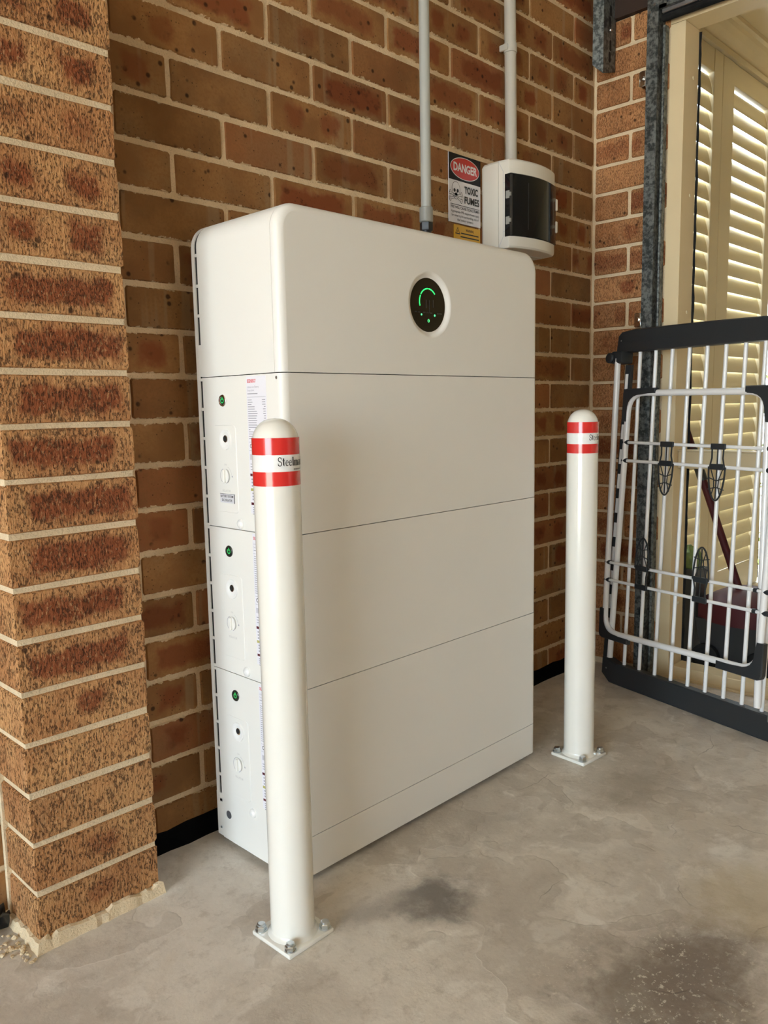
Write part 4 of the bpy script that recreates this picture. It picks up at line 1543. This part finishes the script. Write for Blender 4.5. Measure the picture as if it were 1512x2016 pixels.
mb.loft([[(1.287 + rr0 * math.cos(2 * PI * k / 14), y, 2.036 + rr0 * math.sin(2 * PI * k / 14)) for k in range(14)] for rr0, y in ((0.0058, -0.0733), (0.0050, -0.0765), (0.002, -0.0775))], True, True)
mb.xform(Matrix.Translation(-ho))
mb.build('rivet', M['zinc'], ha)

# ------------------------------------------------------------------ outside the opening: louvred patio
mb = MB()
mb.box(1.42, 6.0, -6.0, 6.0, -0.12, -0.004)
mb.box(-14.0, -5.2, -9.0, 5.0, -0.12, -0.004)
tag(mb.build('ground', M['paving']), 'outdoor paving beyond the garage', kind='structure')
mb = MB()
mb.box(1.42, 4.2, -4.4, 0.06, 2.375, 2.45)
tag(mb.build('trim_2', M['cream']), 'cream patio soffit', kind='structure')
mb = MB()
rings = []
prof = [(-0.005, 2.285), (-0.016, 2.285), (-0.020, 2.297), (-0.034, 2.306), (-0.052, 2.322), (-0.066, 2.342), (-0.072, 2.356), (-0.086, 2.360), (-0.088, 2.374), (-0.005, 2.374)]
mb.loft([[(x, y, z) for y, z in prof] for x in (1.425, 4.2)], True, False)
tag(mb.build('trim_3', M['cream']), 'moulded cornice under the patio soffit', kind='structure')


def shutter(x0, x1, st0, st1, label):
    t = tag(empty('louvred_shutter', ((x0 + x1) / 2, 0, 0.02)), label, 'shutter', 'cream louvred shutters outside')
    o_ = Vector(t.location)
    TM = Matrix.Translation(-o_)
    for (a, b_) in ((x0, x0 + st0), (x1 - st1, x1)):
        mb = MB()
        mb.box(a, b_, -0.018, 0.018, 0.02, 2.262, 0.002)
        mb.xform(TM).build('stile', M['cream_dull'], t)
    for (z0, z1) in ((2.175, 2.262), (0.02, 0.142)):
        mb = MB()
        mb.box(x0 + st0, x1 - st1, -0.016, 0.016, z0, z1, 0.002)
        mb.xform(TM).build('rail', M['cream_dull'], t)
    # one slat mesh, shared
    L = x1 - x0 - st0 - st1 - 0.006
    ell = [(0.041 * math.cos(2 * PI * k / 12), 0.0055 * math.sin(2 * PI * k / 12)) for k in range(12)]
    mb = MB()
    mb.loft([[(x, p[0], p[1]) for p in ell] for x in (-L / 2, L / 2)], True, True)
    me = mb.mesh('slat', M['slat'])
    try:
        me.set_sharp_from_angle(angle=R(60))
    except Exception:
        pass
    z = 0.182
    k = 0
    while z < 2.15:
        s = bpy.data.objects.new('slat', me)
        COL.objects.link(s)
        s.parent = t
        s.location = Vector(((x0 + st0 + x1 - st1) / 2, 0.0, z)) - o_
        s.rotation_euler = (R(SLAT_TILT), 0, 0)
        z += 0.0672
        k += 1
    return t


SLAT_TILT = 75
shutter(1.440, 2.2845, 0.07, 0.082, 'narrow strip of cream louvred shutter showing beside the door jamb')
shutter(2.2880, 2.8840, 0.115, 0.080, 'wide cream louvred shutter at the far right beyond the clothes airer')
mb = MB()
mb.box(1.425, 2.90, -0.03, 0.03, 2.264, 2.285)
tag(mb.build('trim_4', M['cream_dull']), kind='structure')
mb = MB()
mb.box(1.425, 2.90, -0.03, 0.03, 0.0, 0.018)
tag(mb.build('trim_5', M['cream_dull']), kind='structure')
mb = MB()  # unseen walls added to keep sky light out of the patio
mb.box(4.20, 4.30, -4.4, 0.06, 0, 2.45)
mb.box(3.25, 4.20, 0.0, 0.06, 0, 2.45)
mb.box(1.42, 4.30, -4.5, -4.4, 0, 2.45)
tag(mb.build('wall_light_block', M['cream_dull']), kind='structure')

# climber with pale leaves beyond the shutters
cl = tag(empty('climbing_plant', (3.068, 0.05, 0.0)), 'pale leafy climbing plant past the right end of the shutters', 'plant')
mb = MB()
mb.tube([(0, 0, 0), (0.01, 0.01, 0.5), (-0.01, 0.0, 1.1)], 0.008, 8)
mb.build('stem', M['dark_timber'], cl)
mb = MB()
rr = random.Random(31)
for q in range(260):
    z = rr.uniform(0.05, 1.10)
    a = rr.uniform(0, 2 * PI)
    rad = rr.uniform(0.02, 0.11)
    c = Vector((rad * math.cos(a), rad * 0.6 * math.sin(a), z))
    d = Vector((math.cos(a), math.sin(a), rr.uniform(-0.9, 0.3))).normalized()
    s = d.cross(Vector((0, 0, 1))).normalized()
    L, W = rr.uniform(0.03, 0.055), rr.uniform(0.010, 0.018)
    mb.add([c, c + d * L * 0.5 + s * W, c + d * L, c + d * L * 0.5 - s * W], [(0, 1, 2, 3)])
lv = mb.build('foliage', M['leaf'], cl)
tag(lv, kind='stuff')

# maroon and black garden machine and a black tub with a green bag outside
gm = tag(empty('garden_machine', (1.62, -0.40, 0.0)), 'maroon and black wheeled garden machine with a long sloping handle outside', 'machine')
mo = Vector(gm.location)


def mpart(m_, name, mat, parent=gm, sharp=None):
    m_.xform(Matrix.Translation(-mo))
    return m_.build(name, mat, parent, sharp)


mb = MB()
hp0, hp1 = Vector((1.60, -0.165, 0.92)), Vector((1.62, -0.408, 0.245))
mb.tube([hp0, hp1], 0.0125, 10)
mpart(mb, 'handle', M['maroon'])
mb = MB()
mb.tube([hp0 + (hp1 - hp0) * 0.28, hp0 + (hp1 - hp0) * 0.44], 0.0165, 12)
mpart(mb, 'handle_grip', M['black_plastic'])
mb = MB()
rings = []
for k in range(9):
    u = k / 8
    y = -0.306 - u * 0.27
    h = 0.215 + 0.045 * math.sin(PI * min(1, u * 1.1 + 0.08)) ** 0.7
    w = 0.10 + 0.05 * math.sin(PI * u)
    rings.append([(1.62 - w, y, 0.165), (1.62 - w * 0.98, y, h - 0.02), (1.62 - w * 0.6, y, h), (1.62 + w * 0.6, y, h), (1.62 + w * 0.98, y, h - 0.02), (1.62 + w, y, 0.165)])
mb.loft(rings, True, True)
mpart(mb, 'hood', M['maroon'], sharp=50)
mb = MB()
rings = []
for z, s0, s1 in ((0.012, 0.35, 0.545), (0.05, 0.335, 0.56), (0.12, 0.315, 0.575), (0.17, 0.306, 0.575)):
    rings.append([(1.50, -s0, z), (1.74, -s0, z), (1.74, -s1, z), (1.50, -s1, z)])
mb.loft(rings, True, False)
mpart(mb, 'catcher', M['black_plastic'])
for y in (-0.35, -0.52):
    mb = MB()
    pr = []
    for r_, dx in ((0.035, -0.014), (0.045, -0.010), (0.045, 0.010), (0.035, 0.014)):
        pr.append([(1.485 + dx, y + r_ * math.cos(2 * PI * k / 20), 0.045 + r_ * math.sin(2 * PI * k / 20)) for k in range(20)])
    mb.loft(pr, True, True)
    mpart(mb, 'wheel', M['rubber'])
tub = tag(empty('plastic_tub', (1.56, -0.258, 0)), 'tall black tub with a green bag on top behind the door jamb', 'tub')
mb = MB()
rings = []
for z, s in ((0.0, 0.034), (0.30, 0.040), (0.315, 0.043), (0.328, 0.043), (0.328, 0.037), (0.26, 0.036)):
    rings.append([(s * a, s * b_, z) for a, b_ in ((-1, -1), (1, -1), (1, 1), (-1, 1))])
mb.loft(rings, True, False)
mb.build('tub_body', M['black_plastic'], tub)
mb = MB()
bm = bmesh.new()
bmesh.ops.create_icosphere(bm, subdivisions=3, radius=1.0)
rr = random.Random(8)
for p in bm.verts:
    q = p.co.copy()
    f_ = 1 + 0.10 * math.sin(7 * q.x + 3 * q.z) + 0.08 * math.sin(11 * q.y - 5 * q.z)
    p.co = Vector((q.x * 0.036 * f_, q.y * 0.036 * f_, 0.350 + q.z * 0.052 * f_))
bm.verts.index_update()
mb.add([p.co for p in bm.verts], [[q.index for q in fc.verts] for fc in bm.faces], True)
bm.free()
mb.build('green_bag', M['green_bag'], tub)

# ------------------------------------------------------------------ folded clothes airer leaning by the opening
F1 = Vector((1.1832, -0.1557, 0.0))
dA = Vector((-0.26168333, -0.96515379, 0))
nA = Vector((0.96515379, -0.26168333, 0))
lean = R(2.5)
uA = nA * math.sin(lean) + Vector((0, 0, math.cos(lean)))
yA = uA.cross(dA)
air = tag(empty('clothes_airer'), 'folded white clothes airer with charcoal top and bottom bars leaning by the opening', 'drying rack')
mA = Matrix((dA, yA, uA)).transposed().to_4x4()
mA.translation = F1
air.matrix_world = mA
AL = 0.615
mb = MB()
mb.prism([(-0.013, 1.047), (-0.009, 1.098), (0.004, 1.110), (0.060, 1.1155), (AL * 0.5, 1.1135), (AL - 0.06, 1.1075), (AL - 0.004, 1.100), (AL + 0.010, 1.047)], -0.017, 0.017, bev=0.004)
mb.box(0.010, 0.205, -0.0176, -0.0165, 1.0770, 1.0785)
mb.build('top_bar', M['airer_black'], air)
mb = MB()
mb.prism([(0.020, 0.0), (AL - 0.02, 0.0), (AL + 0.004, 0.020), (AL + 0.006, 0.070), (0.050, 0.067), (0.010, 0.078), (-0.010, 0.078), (-0.012, 0.025)], -0.017, 0.017, bev=0.004)
mb.build('bottom_bar', M['airer_black'], air)
for (a, z) in ((0.006, 1.083), (0.010, 0.045)):
    mb = MB()
    mb.disc_y(a, -0.0175, z, 0.0025, 10)
    mb.build('screw', M['zinc'], air)
mb = MB()
mb.tube([(0, 0, 0.060), (0, 0, 1.052)], 0.0057, 10)
rod_me = mb.mesh('rod', M['airer_white'])
for k in range(9):
    o = bpy.data.objects.new('rod', rod_me)
    COL.objects.link(o)
    o.parent = air
    o.location = (0.0655 + 0.0603 * k - (0.002 if k > 6 else 0), 0.004, 0)


def corner_path(pts, rad, n=6):
    out = [Vector(pts[0])]
    for i in range(1, len(pts) - 1):
        p0, p1, p2 = Vector(pts[i - 1]), Vector(pts[i]), Vector(pts[i + 1])
        a, b_ = (p0 - p1).normalized(), (p2 - p1).normalized()
        rr0 = rad
        s, e = p1 + a * rr0, p1 + b_ * rr0
        for k in range(n + 1):
            t = k / n
            out.append((s * (1 - t) ** 2) + (p1 * 2 * t * (1 - t)) + (e * t ** 2))
    out.append(Vector(pts[-1]))
    return out


# wing hinged at the top: U with its round corners at the bottom
OA = -0.034
wa = [(0.012, OA, 1.028), (0.011, OA, 0.168), (0.553, OA, 0.186), (0.566, OA, 1.028)]
mb = MB()
mb.tube(corner_path(wa, 0.060, 8), 0.0094, 12)
mb.build('wing_frame', M['airer_white'], air)
# wing hinged at the bottom: inverted U with round corners on top
OB = -0.020
wb = [(0.026, OB, 0.085), (0.052, OB, 0.922), (0.520, OB, 0.916), (0.548, OB, 0.085)]
mb = MB()
mb.tube(corner_path(wb, 0.060, 8), 0.0094, 12)
mb.build('wing_frame', M['airer_white'], air)


def corner_cap(poly, off):
    mb = MB()
    mb.prism(poly, off - 0.0125, off + 0.0085, bev=0.003)
    mb.build('corner_cap', M['airer_black'], air)


def cap_poly(P, ax, ay, lx, ly, w, r_):
    """L-shaped corner cover outside a rounded corner: P = outer corner, ax/ay = +-1 leg directions"""
    px, pz = P
    o_ = [(px, pz + ay * ly), (px, pz + ay * 0.014), (px + ax * 0.004, pz + ay * 0.004), (px + ax * 0.014, pz), (px + ax * lx, pz)]
    i_ = [(px + ax * lx, pz + ay * w)]
    for k in range(7):
        t = k / 6
        a = Vector((px + ax * (w + r_), pz + ay * w))
        c = Vector((px + ax * w, pz + ay * w))
        b_ = Vector((px + ax * w, pz + ay * (w + r_)))
        q = a * (1 - t) ** 2 + c * 2 * t * (1 - t) + b_ * t ** 2
        i_.append((q.x, q.y))
    i_.append((px + ax * w, pz + ay * ly))
    return o_ + i_


corner_cap(cap_poly((-0.0040, 0.1490), 1, 1, 0.118, 0.095, 0.0170, 0.052), OA)
corner_cap(cap_poly((0.5710, 0.1640), -1, 1, 0.140, 0.100, 0.0215, 0.050), OA)
corner_cap(cap_poly((0.0360, 0.9350), 1, -1, 0.124, 0.100, 0.0160, 0.056), OB)
corner_cap(cap_poly((0.5370, 0.9310), -1, -1, 0.080, 0.095, 0.0160, 0.056), OB)
for (x0, x1, za, zb, off) in ((0.012, 0.562, 0.393, 0.399, OA), (0.012, 0.562, 0.337, 0.343, OA), (0.048, 0.536, 0.7715, 0.768, OB), (0.046, 0.538, 0.7155, 0.712, OB)):
    mb = MB()
    mb.tube([(x0, off - 0.002, za), (x1, off - 0.002, zb)], 0.0048, 10)
    mb.build('cross_rod', M['airer_white'], air)
    mb = MB()
    for x, z in ((x0, za), (x1, zb)):
        mb.tube([(x - 0.006, off - 0.002, z), (x + 0.012, off - 0.002, z)], 0.0072, 12)
    if off == OA:
        mb.tube([(0.527, off - 0.002, zb), (0.537, off - 0.002, zb)], 0.0068, 12)
    mb.build('rod_end', M['airer_black'], air)


def shoe_hook(cx, z_near, z_far, s, off):
    """shoe holder: neck between both cross rods, sole loop beyond the far rod; s=-1 points down"""
    y = off - 0.010
    mb = MB()
    for z in (z_near, z_far):
        mb.box(cx - 0.023, cx + 0.023, y - 0.003, y + 0.004, z - 0.008, z + 0.008, 0.0015)
    for q in (-1, 1):
        mb.tube([(cx + q * 0.0185, y, z_near), (cx + q * 0.0175, y, z_near + s * 0.032), (cx + q * 0.023, y, z_far)], 0.0024, 6)
    mb.tube([(cx, y, z_near), (cx, y, z_far + s * 0.088)], 0.0020, 6)
    loop = []
    for k in range(21):
        a = PI * k / 20
        loop.append((cx + 0.026 * math.cos(a) * (1.0 - 0.10 * math.sin(a)), y, z_far + s * 0.092 * math.sin(a) ** 0.8))
    mb.tube(loop, 0.0027, 6)
    for q in (-1, 1):
        mb.tube([(cx + q * 0.019, y, z_far + s * 0.006), (cx + q * 0.008, y, z_far + s * 0.034), (cx + q * 0.0065, y, z_far + s * 0.055), (cx + q * 0.015, y, z_far + s * 0.082)], 0.0016, 6)
    for zz, bend in ((0.038, -0.008), (0.056, 0.006)):
        mb.tube([(cx - 0.025, y, z_far + s * (zz + bend)), (cx, y, z_far + s * zz), (cx + 0.025, y, z_far + s * (zz + bend))], 0.0016, 6)
    mb.build('shoe_hook', M['airer_black'], air)


shoe_hook(0.213, 0.770, 0.7145, -1, OB)
shoe_hook(0.386, 0.769, 0.7135, -1, OB)
shoe_hook(0.157, 0.338, 0.395, 1, OA)
shoe_hook(0.366, 0.341, 0.397, 1, OA)
# hinge knobs and the ladder strip at the end
for x in (0.004, AL - 0.006):
    mb = MB()
    mb.box(x - 0.014, x + 0.030, OA - 0.009, 0.010, 1.012, 1.050, 0.006, 2)
    rings = []
    for r_, dy in ((0.010, 0.0), (0.016, -0.002), (0.016, -0.012), (0.011, -0.015)):
        rings.append([(x - 0.016 + r_ * math.cos(2 * PI * k / 20), OA + dy, 1.030 + r_ * math.sin(2 * PI * k / 20)) for k in range(20)])
    mb.loft(rings, True, True)
    mb.build('hinge_block', M['airer_black'], air)
mb = MB()
P0, P1 = Vector((0.036, -0.012, 1.008)), Vector((0.002, -0.012, 0.080))
D_ = P1 - P0
for (q0, q1) in ((0.0, 1.0),):
    a, b_ = P0, P1
    mb.add([(a.x - 0.0085, -0.016, a.z), (a.x + 0.0135, -0.016, a.z), (b_.x + 0.0135, -0.016, b_.z), (b_.x - 0.0085, -0.016, b_.z),
            (a.x - 0.0085, -0.004, a.z), (a.x + 0.0135, -0.004, a.z), (b_.x + 0.0135, -0.004, b_.z), (b_.x - 0.0085, -0.004, b_.z)],
           [(0, 1, 2, 3), (7, 6, 5, 4), (0, 4, 5, 1), (1, 5, 6, 2), (2, 6, 7, 3), (3, 7, 4, 0)])
mb.build('end_strip', M['airer_black'], air)
for q in range(11):
    t0 = 0.030 + q * 0.083
    c = P0 + D_ * t0
    e = P0 + D_ * (t0 + 0.049)
    mb = MB()
    mb.loft([[(c.x - 0.0050, y, c.z), (c.x + 0.0060, y, c.z), (e.x + 0.0060, y, e.z), (e.x - 0.0050, y, e.z)] for y in (-0.0168, -0.0150)], True, False)
    mb.build('white_insert', M['airer_white'], air)
# clear rubber foot on the near end
mb = MB()
mb.lathe([(0.010, 0.058), (0.016, 0.064), (0.016, 0.078), (0.009, 0.084)], AL - 0.010, -0.030, 20)
mb.build('caster', M['fitting'], air)
